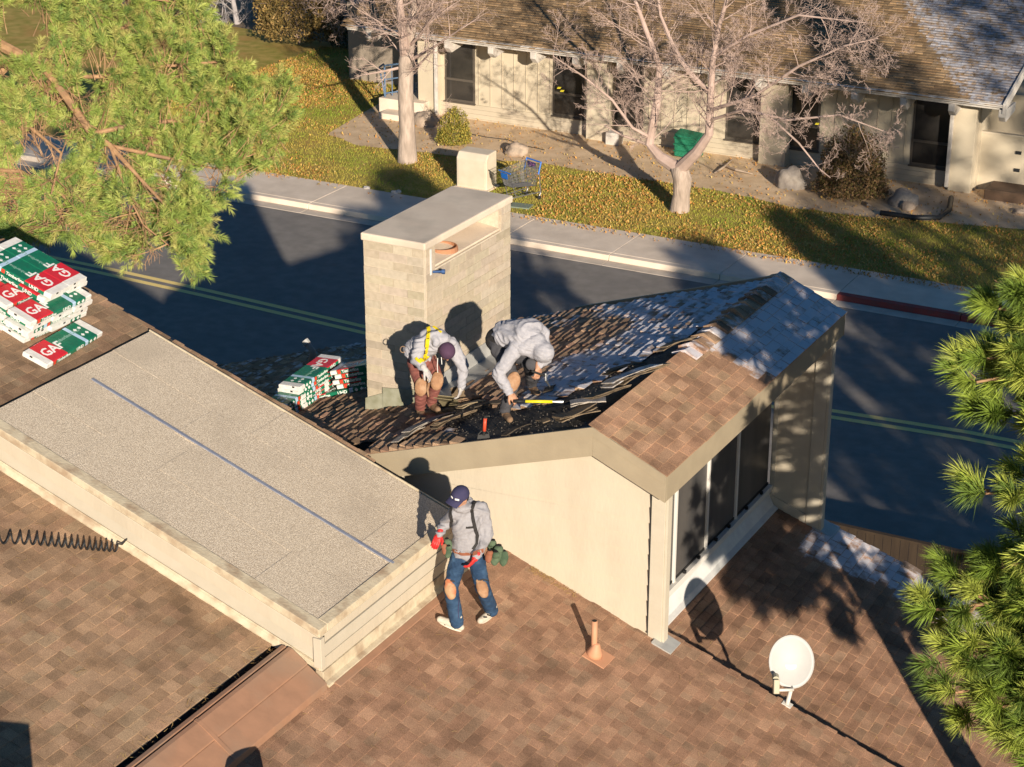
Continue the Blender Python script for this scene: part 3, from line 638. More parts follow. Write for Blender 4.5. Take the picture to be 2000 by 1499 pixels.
# step flashing at the chimney base
zc0 = aL+bL*cx0
MB().prism([(cx0-.03, cy0-.03, zc0-.03), (cx0+.36, cy0-.03, aL+bL*(cx0+.36)-.03), (cx0+.36, cy0-.03, aL+bL*(cx0+.36)+.27), (cx0-.02, cy0-.03, zc0+.22)], (0, .016, 0)).build('step_flashing', mMetalG, ch, world=True)
MB().prism([(cx0+.26, cy0-.04, aL+bL*(cx0+.26)-.03), (cx1+.04, cy0-.04, aL+bL*(cx1+.04)-.03), (cx1+.04, cy0-.04, aL+bL*(cx1)+.22), (cx0+.26, cy0-.04, aL+bL*(cx0+.26)+.34)], (0, .012, 0)).build('step_flashing', mMetalG, ch, world=True)
for (ya, yb, h, xo) in ((cy0-.05, cy0+.95, .30, .018), (cy0+.8, cy0+1.75, .34, .024), (cy0+1.6, cy1+.03, .30, .018)):
    MB().box((cx1, ya, aL+bL*cx1-.05), (cx1+xo, yb, aL+bL*cx1+h)).build('pan_flashing', mMetalF, ch)
for (ya, yb, o_) in ((cy0-.1, cy0+1.0, .04), (cy0+.9, cy1, .047)):
    MB().hexa([(cx1+.0, ya, aL+bL*cx1+o_-.01), (cx1+.42, ya, aL+bL*(cx1+.42)+o_-.01), (cx1+.42, yb, aL+bL*(cx1+.42)+o_-.01), (cx1, yb, aL+bL*cx1+o_-.01), (cx1+.0, ya, aL+bL*cx1+o_+.06), (cx1+.42, ya, aL+bL*(cx1+.42)+o_), (cx1+.42, yb, aL+bL*(cx1+.42)+o_), (cx1, yb, aL+bL*cx1+o_+.06)]).build('cricket_flashing', mMetalF, ch)
# little blue spigot bracket at the opening
mBlue = mat('blue_anodised_metal', (.08, .16, .36), .35, metal=.6)
MB().box((cx1+.012, cy0+.13, 7.95), (cx1+.022, cy0+.165, 8.3)).build('anchor_bracket', mWhite, ch)
MB().tube([(cx1+.02, cy0+.19, 7.98), (cx1+.13, cy0+.23, 7.99)], .018, 8).tube([(cx1+.13, cy0+.23, 7.99), (cx1+.17, cy0+.245, 7.99)], .035, 8).build('anchor_bolt', mBlue, ch)
# yard fence beside the house, shade put into its wood colour
mWood = mat('shade_darkened_fence_wood', (.05, .034, .022), .85, (.035, .024, .017), 6, .3, 20, stretch=(1, 1, .2))
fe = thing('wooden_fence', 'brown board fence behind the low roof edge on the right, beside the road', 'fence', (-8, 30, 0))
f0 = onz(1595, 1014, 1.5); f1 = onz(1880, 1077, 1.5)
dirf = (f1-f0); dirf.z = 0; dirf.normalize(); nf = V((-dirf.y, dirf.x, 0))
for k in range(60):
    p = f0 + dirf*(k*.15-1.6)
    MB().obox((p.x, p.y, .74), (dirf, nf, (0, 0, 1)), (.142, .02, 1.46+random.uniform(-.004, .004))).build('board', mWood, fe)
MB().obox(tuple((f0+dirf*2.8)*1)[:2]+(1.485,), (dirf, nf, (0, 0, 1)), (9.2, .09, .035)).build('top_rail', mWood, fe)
# ================================================================ NEIGHBOUR BUILDING BEYOND THE LAWN
mNW = mat('beige_wall', (.52, .45, .34), .8, (.57, .50, .38), 1.5, .1, 20, col3=(.46, .39, .29), scale3=.5, amt3=.5)
mNW2 = mat('beige_skirt', (.48, .42, .32), .8, (.53, .46, .36), 1.5, .1, 20)
mNG = mat('dark_window_glass', (.025, .024, .024), .12, (.05, .045, .04), 1.2, spec=.5)
mNF = mat('dark_window_frame', (.10, .085, .07), .5)
mNWh = mat('weathered_white_paint', (.62, .58, .53), .7, (.5, .46, .42), 6, .2, 20, col3=(.38, .35, .32), scale3=4, amt3=.6)
YW, YE = 53.7, 52.75
nb_ = thing('apartment_building', 'long beige single storey building with brown shingle roof and dark tall windows beyond the lawn', 'building', (-23, 58, 0))
ze = 2.82; sN = .34
MB().box((-32.1, YW+.02, 0), (-14.0, YW+9, ze-.05)).build('wall', mNW, nb_)
MB().box((-14.02, YW+.95, 0), (-9.0, YW+9, ze-.1)).build('wall', mNW, nb_)
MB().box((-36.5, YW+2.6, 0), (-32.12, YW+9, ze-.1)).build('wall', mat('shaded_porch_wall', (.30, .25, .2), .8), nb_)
# skirt boards below the windows
for k in range(4):
    MB().box((-32.1, YW-.03-.006*(3-k), .0+.145*k), (-14.0, YW+.02, .14+.145*k)).build('siding_board', mNW2, nb_)
# vertical panels between the windows
wins = [(870, 928), (1080, 1140), (1195, 1256), (1420, 1484), (1540, 1602), (1786, 1862)]
wx = []
for a_, b_ in wins:
    x0, x1 = ony(a_, 200, YW).x, ony(b_, 230, YW).x; wx.append((x0, x1))
    wd_ = MB().box((x0, YW-.01, .60), (x1, YW+.015, ze-.25)).build('window', mNF, nb_)
    zm_ = 1.32
    MB().box((x0+.07, YW-.022, .68), (x1-.07, YW-.012, zm_-.04)).build('pane', mNG, wd_)
    MB().box((x0+.07, YW-.022, zm_+.04), (x1-.07, YW-.012, ze-.3)).build('pane', mNG, wd_)
    MB().box((x0+.02, YW-.045, zm_-.035), (x1-.02, YW-.023, zm_+.035)).build('rail', mNF, wd_)
    MB().box((x0-.03, YW-.07, .56), (x1+.03, YW-.0, .60)).build('sill', mNF, wd_)
for (pa, pb) in ((818, 851), (1146, 1192), (1487, 1538), (1866, 1908)):
    x0, x1 = ony(pa, 200, YW-.35).x, ony(pb, 230, YW-.35).x
    MB().box((x0, YW-.38, 0), (x1, YW+.01, ze-.12)).build('wall_pier', mNW, nb_, bevel=.01)
xx = -30.0
while xx < -14.3:
    if not any(a_-.05 < xx < b_+.05 for a_, b_ in wx): MB().box((xx, YW-.004, .6), (xx+.018, YW+.021, ze-.2)).build('batten', mNW2, nb_)
    xx += .42
# eave: fascia, gutter, rafter tails
xL0, xR0 = -34.2, ony(1962, 205, YE).x
MB().box((xL0, YE-.05, ze-.08), (xR0, YE, ze+.10)).build('fascia', mNWh, nb_, bevel=.01)
MB().box((xL0, YE-.15, ze+.0), (xR0, YE-.055, ze+.09)).build('gutter', mNWh, nb_, bevel=.02)
MB().box((xL0, YE+.0, ze-.06), (xR0, YW+.02, ze-.04)).build('soffit', mNW2, nb_)
for px, py in ((720, 60), (873, 82), (958, 90), (1041, 103), (1123, 115), (1210, 125), (1298, 136), (1388, 150), (1480, 160), (1572, 172), (1668, 184), (1764, 196), (1858, 212), (1956, 228)):
    x = ony(px, py+6, YE-.1).x
    MB().prism([(x-.09, YE-.12, ze-.06), (x-.09, YE-.12, ze-.26), (x-.09, YE+.06, ze-.42), (x-.09, YW+.0, ze-.30), (x-.09, YW, ze-.06)], (.18, 0, 0)).build('rafter_tail', mNWh, nb_, bevel=.01)
# roof
def frostN(x, y):
    p = pix(V((x, y, ze+.1+sN*(y-YE))))
    return max(-.5, min(.55, (p[0]-1700-.62*p[1])/120.))
mShN = shingle_mat('neighbour_shingle', 60, (.42, .46, .55))
PAL_N = [(.30, .20, .11), (.26, .17, .095), (.34, .23, .13), (.22, .15, .085), (.30, .21, .125)]
vv = []; cc = []; nsh = 0
y = YE-.16; ex = .135
row = 0
while y < 67:
    x = xL0 - random.uniform(0, .3); zz = ze+.105+sN*(y-YE); 
    while x < xR0-.0:
        wd_ = random.uniform(.16, .34); hi = random.random() < .5
        x1 = min(x+wd_, xR0); c_ = random.choice(PAL_N); f = random.uniform(.82, 1.18)*(1 if hi else .85); fr_ = frostN(x, y)
        t_ = .014+(.014 if hi else 0); yb = y-(.014 if hi else 0)
        vv += [(x, yb, zz-.005), (x1-.004, yb, zz-.005), (x, yb, zz+t_), (x1-.004, yb, zz+t_), (x1-.004, y+ex*1.1, zz+sN*ex+.004), (x, y+ex*1.1, zz+sN*ex+.004)]
        cc += [(c_[0]*f, c_[1]*f, c_[2]*f, fr_)]*6; nsh += 1; x = x1
    y += ex/math.sqrt(1+sN*sN)
F = np.array([(0, 1, 3, 2), (2, 3, 4, 5)]); ff = (np.arange(nsh)[:, None, None]*6+F[None]).reshape(-1, 4)
rn = MB().prism([(xL0, YE-.1, ze+.06), (xL0, 67, ze+.085+sN*(67-YE)), (xL0, 67, ze-.05+sN*(67-YE)), (xL0, YE-.1, ze+.0)], (xR0-xL0, 0, 0)).build('roof', mDeck, nb_)
NI = 220
sel = sorted(range(nsh), key=lambda i: -1e9 if False else (pix(V(vv[6*i]))[2] if 20 < pix(V(vv[6*i]))[0] < 1980 and 5 < pix(V(vv[6*i]))[1] < 1490 else 1e4))[:NI]; ss_ = set(sel)
for i in sel:
    c0_ = V(vv[6*i]); o = link('shingle', npmesh('shingle', np.array(vv[6*i:6*i+6])-np.array(c0_), F, mShN, cc[6*i:6*i+6]), rn); o.location = c0_-gloc(rn)
ff = ff.reshape(nsh, 2, 4)[[i for i in range(nsh) if i not in ss_]].reshape(-1, 4)
o = link('shingle_field', npmesh('shingle_field', np.array(vv)-np.array(gloc(rn)), ff, mShN, cc), rn); o['kind'] = 'stuff'
MB().prism([(xR0, YE-.16, ze+.13), (xR0, 67, ze+.13+sN*(67-YE)), (xR0, 67, ze-.15+sN*(67-YE)), (xR0, YE-.16, ze-.15)], (.06, 0, 0)).build('barge_board', mNWh, nb_)
# downspouts with black drain elbows
for px in (852, 1861):
    x = ony(px, 215, YW-.45).x
    MB().box((x-.05, YW-.48, .22), (x+.05, YW-.39, ze-.1)).build('downspout', mNWh, nb_, bevel=.01)
mBk = mat('black_plastic', (.025, .027, .03), .45)
for lab, pts in (('short black corrugated drain pipe at the foot of the left downspout by the trunk', [(851, 213), (842, 228), (832, 236)]), ('long black corrugated drain pipe curving along the bed below the right downspout', [(1860, 385), (1856, 408), (1835, 424), (1790, 424), (1722, 414)])):
    o = MB().tube([onz(px, py, .2) + V((0, -.1, 0)) for px, py in pts], .075, 8).build('drain_pipe', mBk, sm=True); tag(o, lab, 'drain pipe')
# brown entrance step, low screen wall, dark recess on the right
q = [onz(*p, .45) for p in ((1897, 372), (1925, 356), (1985, 366), (1985, 402))]
x0 = onz(1900, 390, .4).x
o = MB().box((x0, YW-.7, .06), (x0+1.5, YW+.5, .40)).build('entrance_step', mat('brown_painted_step', (.12, .075, .05), .7, (.09, .06, .04), 6), bevel=.02); tag(o, 'brown wooden entrance step against the beige wall at the right edge', 'step')
sw = thing('screen_wall', 'low beige patio wall with black hinges right of the last downspout', 'wall', (-13, 54.2, 0))
x0 = ony(1912, 300, YW+.25).x
MB().box((x0, YW+.2, .1), (x0+3.2, YW+.28, 1.72)).build('panel', mNW, sw)
MB().box((x0-.02, YW+.17, 1.72), (x0+3.2, YW+.31, 1.78)).build('coping', mNW2, sw)
for zz in (.75, 1.25): MB().box((x0+1.05, YW+.16, zz), (x0+1.2, YW+.2, zz+.09)).build('hinge', mBk, sw)
# blue railing and concrete steps of the porch, left
rl_ = thing('porch_railing', 'blue metal porch railing beside the left end of the beige building', 'railing', (-33.5, 53.5, 0))
mBl = mat('blue_paint', (.10, .17, .28), .5)
p0 = ony(752, 178, YW-.6); p1 = ony(822, 150, YW+1.4)
P0 = V((p0.x, YW-.6, .62)); P1 = V((p0.x+1.05, YW+1.2, .62))
b = MB(); 
b.tube([P0+V((0, 0, 1.0)), P1+V((0, 0, 1.0))], .03).tube([P0+V((0, 0, .55)), P1+V((0, 0, .55))], .022).tube([P0+V((0, 0, .1)), P1+V((0, 0, .1))], .022).build('rail', mBl, rl_)
for k in range(9):
    p = P0.lerp(P1, k/8); MB().tube([p, p+V((0, 0, 1.0))], .03 if k % 4 == 0 else .016).build('post' if k % 4 == 0 else 'baluster', mBl, rl_)
MB().tube([P0+V((0, 0, .0)), P0+V((-.02, -.25, .9)), P0+V((0, -.3, 1.02)), P0+V((0, -.05, 1.06)), P0+V((0, 0, 1.0))], .03).build('hand_rail', mBl, rl_)
o = MB().box((P0.x-.15, YW-.75, .0), (P0.x+1.5, YW+2.6, .6)).box((P0.x+.2, YW-1.35, .0), (P0.x+1.6, YW-.74, .28)).build('porch_steps', mConc, bevel=.02); tag(o, 'pale concrete porch landing with one step under the blue railing', 'steps')
# ---------------------------------------------------------------- things on the lawn and in the bed
mBox = mat('utility_box_paint', (.60, .52, .40), .6, (.66, .57, .45), 3, .05, 20)
ub = thing('utility_cabinet', 'cream roadside utility cabinet with sloped top behind the chimney', 'cabinet', tuple(onz(935, 366, .1)))
bc = onz(906, 366, .1); br = onz(968, 384, .1)
bx = ub.location
def Lb(p): return p
W2, D2, H2 = .50, .32, .98
b = MB(); xa, xb_, ya_, yb_ = bx.x-.55, bx.x+.42, bx.y-.30, bx.y+.30
b.prism([(xa, ya_, .1), (xa, ya_, H2-.0), (xa, ya_+.12, H2+.16), (xa, yb_, H2+.18), (xa, yb_, .1)], (xb_-xa, 0, 0)); b.build('housing', mBox, ub, bevel=.03)
MB().box((xa+.06, ya_-.012, .22), (xb_-.06, ya_-.002, H2-.06)).build('door', mBox, ub, bevel=.01)
MB().box((xa-.06, ya_-.06, .05), (xb_+.06, yb_+.06, .14)).build('pad', mConc, ub)
def boulder(px, py, rx, ry, rz, lab, m, seed, z0=.1):
    c = onz(px, py, z0); bm = bmesh.new(); bmesh.ops.create_icosphere(bm, subdivisions=4, radius=1)
    for v in bm.verts:
        n_ = mnoise.noise(v.co*1.1+V((seed, 0, 0)))*.35+mnoise.noise(v.co*3+V((0, seed, 0)))*.10+mnoise.noise(v.co*8)*.03
        v.co *= 1+n_; v.co = V((v.co.x*rx, v.co.y*ry, v.co.z*rz))
    me = bpy.data.meshes.new('boulder'); bm.to_mesh(me); bm.free(); me.materials.append(m); smooth(me)
    o = link('boulder', me); o.location = c+V((0, 0, rz*.45)); tag(o, lab, 'boulder'); return o
mRock = mat('granite', (.34, .26, .20), .9, (.44, .35, .27), 4, .6, 25, col3=(.22, .18, .14), scale3=6)
mRock2 = mat('grey_granite', (.24, .21, .19), .9, (.36, .32, .28), 4, .6, 25, col3=(.16, .14, .12), scale3=6)
boulder(1008, 302, .36, .3, .26, 'tan boulder in the bed right behind the shopping cart', mRock, 1)
boulder(832, 245, .42, .3, .3, 'tan boulder beside the left trunk at the foot of the downspout', mRock, 4)
boulder(1543, 366, .46, .3, .42, 'large grey boulder in the bed right of the branching tree', mRock2, 7)
boulder(1764, 400, .42, .32, .3, 'mottled boulder near the right downspout, larger of the two there', mRock2, 9)
boulder(1772, 411, .2, .16, .17, 'small pale stone in front of the mottled boulder near the right downspout', mRock, 12)
boulder(1992, 418, .2, .16, .1, 'small flat stone at the right edge below the entrance step', mRock, 15)
for i, (px, py) in enumerate(((716, 370), (770, 379), (777, 377))):
    boulder(px, py, .11, .08, .06, ['white pebble alone at the edge of the sidewalk', 'left pebble of the close pair on the sidewalk edge', 'right pebble of the close pair on the sidewalk edge'][i], mNWh, 20+i, .12)
# green crate and white block by the wall
mGreen = mat('green_mesh_plastic', (.02, .20, .11), .6, (.01, .13, .07), 30, .3, 90)
c = onz(1342, 305, .15)
gcr = thing('garden_crate', 'green mesh garden container leaning at the beige wall behind the branching tree', 'crate', tuple(c))
b = MB().hexa([(c.x-.34, c.y-.2, .15), (c.x+.34, c.y-.2, .15), (c.x+.4, c.y+.3, .15), (c.x-.4, c.y+.3, .15), (c.x-.4, c.y-.1, .80), (c.x+.36, c.y-.1, .70), (c.x+.4, c.y+.35, .82), (c.x-.4, c.y+.35, .88)]); b.build('body', mGreen, gcr, bevel=.03)
for zz in (.3, .5, .7): MB().box((c.x-.37, c.y-.205, zz), (c.x+.35, c.y-.15, zz+.03)).build('rib', mGreen, gcr)
c = onz(1199, 282, .1)
o = MB().box((c.x-.22, c.y-.15, .1), (c.x+.22, c.y+.2, .48)).build('meter_block', mNWh, bevel=.02); tag(o, 'small white block on the ground against the beige wall between two windows', 'block')
o = MB().obox(tuple(onz(1012, 402, .13)), ((1, .15, 0), (-.15, 1, 0), (0, 0, 1)), (.75, .4, .04)).build('valve_cover', mat('green_grey_lid', (.20, .24, .19), .7), bevel=.01); tag(o, 'flat grey green valve cover in the grass under the shopping cart', 'cover')
o = MB().tube([onz(px, py, .13) for px, py in ((918, 262), (950, 268), (990, 273), (1030, 286), (1064, 293))], .012, 5).build('hose', mBk); tag(o, 'thin dark drip hose lying on the bare bed below the windows', 'hose')
for i, ((x0_, y0_), (x1_, y1_)) in enumerate((((1396, 338), (1430, 312)), ((1404, 320), (1470, 340)), ((1690, 395), (1700, 402)))):
    o = MB().tube([onz(x0_, y0_, .14), onz((x0_+x1_)/2, (y0_+y1_)/2+2, .2), onz(x1_, y1_, .16)], [.025, .035, .02], 6).build('fallen_stick', mRock); tag(o, ['upright leaning fallen stick on the bed right of the green container', 'long flat stick on the bed right of the green container', 'short stick on the bed near the brown bush'][i], 'stick')
# ---------------------------------------------------------------- shopping cart
mWire = mat('grey_wire', (.22, .22, .23), .4, metal=.5); mCartB = mat('blue_plastic', (.02, .15, .55), .4); mScr = mat('cart_ad_panel', (.03, .04, .10), .3, (.35, .12, .35), 20, contrast=(.5, .55))
cp = onz(1018, 392, .11)
ct = thing('shopping_cart', 'grey wire shopping cart with blue trim on the grass beside the cream cabinet', 'shopping cart', tuple(cp))
ax = (onz(1050, 350, .11)-onz(960, 372, .11)); ax.z = 0; ax.normalize(); 
Rm = Matrix.Translation(cp) @ Matrix(((ax.x, -ax.y, 0, 0), (ax.y, ax.x, 0, 0), (0, 0, 1, 0), (0, 0, 0, 1)))
def W_(x, y, z): return Rm @ V((x, y, z))
b = MB()
fx, rx_ = -.55, .38   # front (left) and rear (right, handle)
cor = lambda x, y, z: W_(x, y, z)
def basket(u, v, top):  # u 0 front..1 rear, v -1..1
    x = fx+(rx_-fx)*u; wy = (.20+.09*u); z = (.62+.0*u if not top else .92+.10*u) if not top else .90+.12*u
    return x, wy*v, z
b = MB()
ftop, fbot = [(fx-.04, -.24, .92), (fx-.04, .24, .92)], [(fx+.08, -.17, .50), (fx+.08, .17, .50)]
rtop, rbot = [(rx_, -.30, 1.02), (rx_, .30, 1.02)], [(rx_-.05, -.24, .42), (rx_-.05, .24, .42)]
def lp(a, b_, t): return tuple(x+(y-x)*t for x, y in zip(a, b_))
def wires(a, b_, c_, d_, n1, n2, r=.007):   # quad a-b top edge, d-c bottom edge
    for i in range(n1+1):
        t = i/n1; b.tube([W_(*lp(a, b_, t)), W_(*lp(d_, c_, t))], r, 4, cap=False)
    for i in range(n2+1):
        t = i/n2; b.tube([W_(*lp(a, d_, t)), W_(*lp(b_, c_, t))], r, 4, cap=False)
wires(ftop[0], ftop[1], fbot[1], fbot[0], 10, 5); wires(ftop[0], rtop[0], rbot[0], fbot[0], 20, 5); wires(ftop[1], rtop[1], rbot[1], fbot[1], 20, 5)
wires(fbot[0], fbot[1], rbot[1], rbot[0], 10, 16); wires(rtop[0], rtop[1], rbot[1], rbot[0], 10, 5)
b.build('basket', mWire, ct)
b = MB()
for s_ in (-1, 1):
    b.tube([W_(rx_+.02, s_*.28, 1.02), W_(rx_+.06, s_*.27, .5), W_(rx_+.1, s_*.27, .2), W_(rx_+.05, s_*.27, .12)], .014, 6)
    b.tube([W_(rx_+.1, s_*.27, .22), W_(fx+.1, s_*.18, .2), W_(fx+.02, s_*.17, .12)], .013, 6)
    b.tube([W_(fx+.12, s_*.17, .5), W_(fx+.2, s_*.19, .21)], .011, 6)
for k in range(5): b.tube([W_(fx+.15+k*.17, -.2-.015*k, .21), W_(fx+.15+k*.17, .2+.015*k, .21)], .008, 5)
b.build('under_frame', mWire, ct)
for sx, sy in ((rx_+.05, -.27), (rx_+.05, .27), (fx+.02, -.17), (fx+.02, .17)):
    MB().lathe(W_(sx, sy-.015, .065), [(.03, 0), (.06, .004), (.06, .026), (.03, .03)], 14, ax=(Rm.to_3x3() @ V((0, 1, 0)))).build('wheel', mBk, ct)
MB().tube([W_(rx_+.08, -.3, 1.07), W_(rx_+.08, .3, 1.07)], .022, 8).build('handle', mCartB, ct)
for s_ in (-1, 1): MB().tube([W_(rx_+.08, s_*.3, 1.09), W_(rx_-.02, s_*.3, .75)], .022, 6).build('handle_side', mCartB, ct)
MB().tube([W_(fx-.05, -.25, .93), W_(fx-.05, .25, .93)], .018, 6).build('front_bumper', mCartB, ct)
MB().hexa([W_(fx-.05, -.13, .74), W_(fx-.045, -.13, .74), W_(fx-.045, .13, .74), W_(fx-.05, .13, .74), W_(fx-.075, -.14, .90), W_(fx-.07, -.14, .9), W_(fx-.07, .14, .90), W_(fx-.075, .14, .9)]).build('front_sign', mCartB, ct)
MB().hexa([W_(rx_+.0, -.17, .86), W_(rx_+.03, -.17, .86), W_(rx_+.03, .17, .86), W_(rx_, .17, .86), W_(rx_-.03, -.17, 1.04), W_(rx_+.0, -.17, 1.04), W_(rx_+.0, .17, 1.04), W_(rx_-.03, .17, 1.04)]).build('ad_panel', mScr, ct)
# ================================================================ TREES
mBark = mat('pale_bark', (.34, .27, .22), .9, (.50, .40, .33), 10, 1, 22, stretch=(1, 1, .25), col3=(.2, .16, .13), scale3=3)
mTwig = mat('pinkish_twig', (.38, .28, .235), .85, (.50, .375, .325), 3)
mPBark = mat('orange_pine_bark', (.30, .17, .09), .9, (.42, .26, .14), 9, .7, 20, col3=(.15, .1, .07), scale3=4)
mNeed = mat('pine_needle', (1, 1, 1), .55, attr='tint', spec=.35)
def bough(b, p, d, L, r, depth, up=.12, rng=random, wig=.16, kids=(4, 6), seg=5, spread=.7):
    """one curved branch with recursive side branches"""
    pts = [V(p)]; rr = [r]; d = V(d).normalized(); q = V(p)
    for i in range(seg):
        d = (d + V((rng.uniform(-wig, wig), rng.uniform(-wig, wig), rng.uniform(-wig, wig)+up*.5))).normalized()
        q = q + d*(L/seg); pts.append(q.copy()); rr.append(max(.0026, r*(1-(i+1)/seg*.72)))
    b.tube(pts, rr, 6 if r > .03 else (4 if r > .012 else 3), cap=False)
    if depth <= 0: return
    n_ = rng.randint(*kids)
    for k in range(n_):
        t = .22+.76*(k+rng.random()*.7)/n_; i = min(int(t*seg), seg-1); f = t*seg-i
        pp = pts[i].lerp(pts[i+1], f); dd = (pts[i+1]-pts[i]).normalized()
        o = dd.orthogonal().normalized(); o.rotate(Matrix.Rotation(rng.uniform(0, 6.28), 3, dd))
        nd = (dd*(1-spread*.45)+o*spread+V((0, 0, up))).normalized()
        bough(b, pp, nd, L*rng.uniform(.42, .68)*(1-.35*t), max(.004, r*.5*(1-.4*t)), depth-1, up, rng, wig*1.15, kids, max(3, seg-1), spread)
rt = random.Random(11)
def pathY(pts, Y0, dz=None):     # picture points on a vertical plane y=Y (+offsets) -> 3D
    return [ony(px, py, Y0+o) for px, py, o in pts]
# --- left bare tree
t1 = thing('bare_tree', 'straight bare winter tree with pale trunk on the lawn left of the cabinet', 'tree', tuple(onz(795, 316, .1)))
Y1 = onz(795, 316, .1).y
tr = pathY([(796, 318, 0), (795, 250, 0), (792, 180, 0), (793, 120, .0), (802, 60, .1), (812, 0, .2), (822, -70, .2)], Y1)
MB().tube([tr[0]+V((0, 0, -.15))]+tr, [.46, .30, .235, .225, .22, .15, .12, .09], 14).build('trunk', mBark, t1, sm=True)
b = MB()
l2 = pathY([(792, 110, 0), (786, 60, -.3), (780, 0, -.6), (772, -60, -.8)], Y1)
b.tube(l2, [.17, .13, .10, .07], 10)
for base, n_ in ((tr[3], 3), (tr[4], 6), (tr[5], 6), (l2[1], 4), (l2[2], 6), (tr[6], 5)):
    for k in range(n_):
        a_ = rt.uniform(0, 6.28); bough(b, base+V((0, 0, rt.uniform(-.3, .3))), (math.cos(a_), math.sin(a_), rt.uniform(-.05, .75)), rt.uniform(1.2, 2.3), rt.uniform(.022, .036), 3, .10, rt)
for (px, py), (qx, qy) in (((800, 118), (925, 70)), ((792, 130), (700, 150)), ((800, 140), (850, 110)), ((800, 90), (900, 20))):
    s_ = ony(px, py, Y1); e_ = ony(qx, qy, Y1-.8); bough(b, s_, e_-s_, (e_-s_).length, .05, 3, .02, rt, .08)
b.build('branches', mTwig, t1)
# --- branching tree in the middle
t2 = thing('bare_tree', 'low forking bare winter tree with wide pinkish crown in front of the beige building', 'tree', tuple(onz(1327, 412, .1)))
Y2 = onz(1327, 412, .1).y
tr = pathY([(1327, 414, 0), (1331, 380, 0), (1333, 350, 0), (1325, 325, 0)], Y2)
MB().tube([tr[0]+V((0, 0, -.15))]+tr, [.44, .28, .235, .26, .24], 14).build('trunk', mBark, t2, sm=True)
b = MB()
LA = pathY([(1328, 332, 0), (1290, 308, .1), (1268, 282, .2), (1283, 200, .3), (1288, 130, .2), (1262, 60, .1), (1240, 0, .2), (1225, -60, .3)], Y2)
b.tube(LA, [.2, .155, .13, .11, .085, .065, .05, .035], 10)
LB = pathY([(1328, 330, 0), (1362, 296, -.2), (1385, 262, -.3), (1388, 190, -.4), (1392, 120, -.5), (1405, 50, -.5), (1425, -20, -.4), (1440, -80, -.4)], Y2)
b.tube(LB, [.2, .15, .12, .10, .08, .06, .045, .03], 10)
LC = pathY([(1388, 185, -.4), (1345, 140, -.2), (1315, 90, 0), (1290, 30, .1), (1280, -40, .1)], Y2); b.tube(LC, [.075, .065, .05, .04, .03], 8)
LD = pathY([(1272, 270, .2), (1235, 250, -.1), (1195, 195, -.3), (1140, 150, -.5), (1080, 110, -.6)], Y2); b.tube(LD, [.05, .042, .035, .025, .014], 7)
LE = pathY([(1390, 215, -.4), (1470, 190, -.9), (1560, 130, -1.2), (1650, 90, -1.3), (1715, 75, -1.3)], Y2); b.tube(LE, [.055, .043, .035, .025, .014], 7)
LF = pathY([(1388, 235, -.4), (1450, 215, -1), (1540, 235, -1.3), (1640, 225, -1.4), (1740, 262, -1.5)], Y2); b.tube(LF, [.045, .037, .03, .022, .012], 7)
LG = pathY([(1395, 110, -.5), (1460, 70, -.8), (1560, 30, -1), (1690, 45, -1)], Y2); b.tube(LG, [.05, .04, .028, .014], 7)
LH = pathY([(1500, 225, -1.0), (1560, 280, -1.4), (1600, 330, -1.5), (1622, 348, -1.6)], Y2); b.tube(LH, [.03, .025, .018, .01], 6)
LI = pathY([(1272, 285, .2), (1215, 265, 0), (1180, 245, 0)], Y2); b.tube(LI, [.05, .035, .02], 6)
def dress(P, lens, n_, r0, depth=3, rng=rt, up=.08, view=True):
    tot = len(P)-1
    for k in range(n_):
        t = (k+rng.random())/n_*tot; i = min(int(t), tot-1); p = P[i].lerp(P[i+1], t-i); dd = (P[i+1]-P[i]).normalized()
        o = dd.orthogonal().normalized(); o.rotate(Matrix.Rotation(rng.uniform(0, 6.28), 3, dd))
        bough(b, p, dd*.5+o*.9+V((0, 0, .15)), rng.uniform(*lens), r0*(1-.5*t/tot), depth, up, rng)
dress(LA[2:], (1.0, 2.0), 24, .024); dress(LB[2:], (1.0, 2.1), 26, .024); dress(LC, (.9, 1.7), 16, .02)
dress(LD, (.6, 1.3), 18, .015); dress(LE, (.7, 1.5), 26, .016); dress(LF, (.5, 1.15), 22, .014, 3); dress(LG, (.6, 1.3), 18, .015); dress(LH, (.3, .7), 7, .01, 2); dress(LI, (.4, .8), 4, .014, 2)
b.build('branches', mTwig, t2)
print('tree2 faces', len(b.f))
# a few last yellow leaves
o = MB()
for px, py in ((1092, 172), (1596, 242), (1098, 178)):
    p = ony(px, py, Y2-.6); o.obox(tuple(p), ((1, .3, 0), (0, 1, .4), (0, 0, 1)), (.09, .07, .01))
o.build('last_leaves', mat('yellow_leaf', (.6, .5, .03), .6), t2)
# --- grey twiggy tree top at the upper left
t3 = thing('bare_tree', 'grey leafless twigs reaching in at the top edge left of the brown bush', 'tree', tuple(onz(440, 20, .1)))
b = MB(); Y3 = 62
P3 = pathY([(470, 110, 0), (462, 40, 0), (450, -30, 0)], Y3); b.tube(P3, [.14, .11, .07], 8); dress(P3, (1.2, 2.2), 14, .03, 3)
P3 = pathY([(462, 60, 0), (420, 20, 0), (400, -20, 0)], Y3); dress(P3, (.9, 1.6), 8, .025, 3)
b.build('branches', mat('grey_twig', (.36, .33, .33), .85), t3)
t4 = thing('bare_tree', 'thin bare branches hanging in along the top edge between bush and trunk', 'tree', tuple(onz(690, 30, .1)))
b = MB(); P3 = pathY([(640, -60, 0), (670, -20, 0), (700, 10, 0), (740, 20, 0)], 56); dress(P3, (1.0, 1.9), 16, .03, 3); dress(pathY([(540, -40, 0), (600, -10, 0), (640, 0, 0)], 57), (.8, 1.4), 8, .02, 3)
b.build('branches', mTwig, t4)
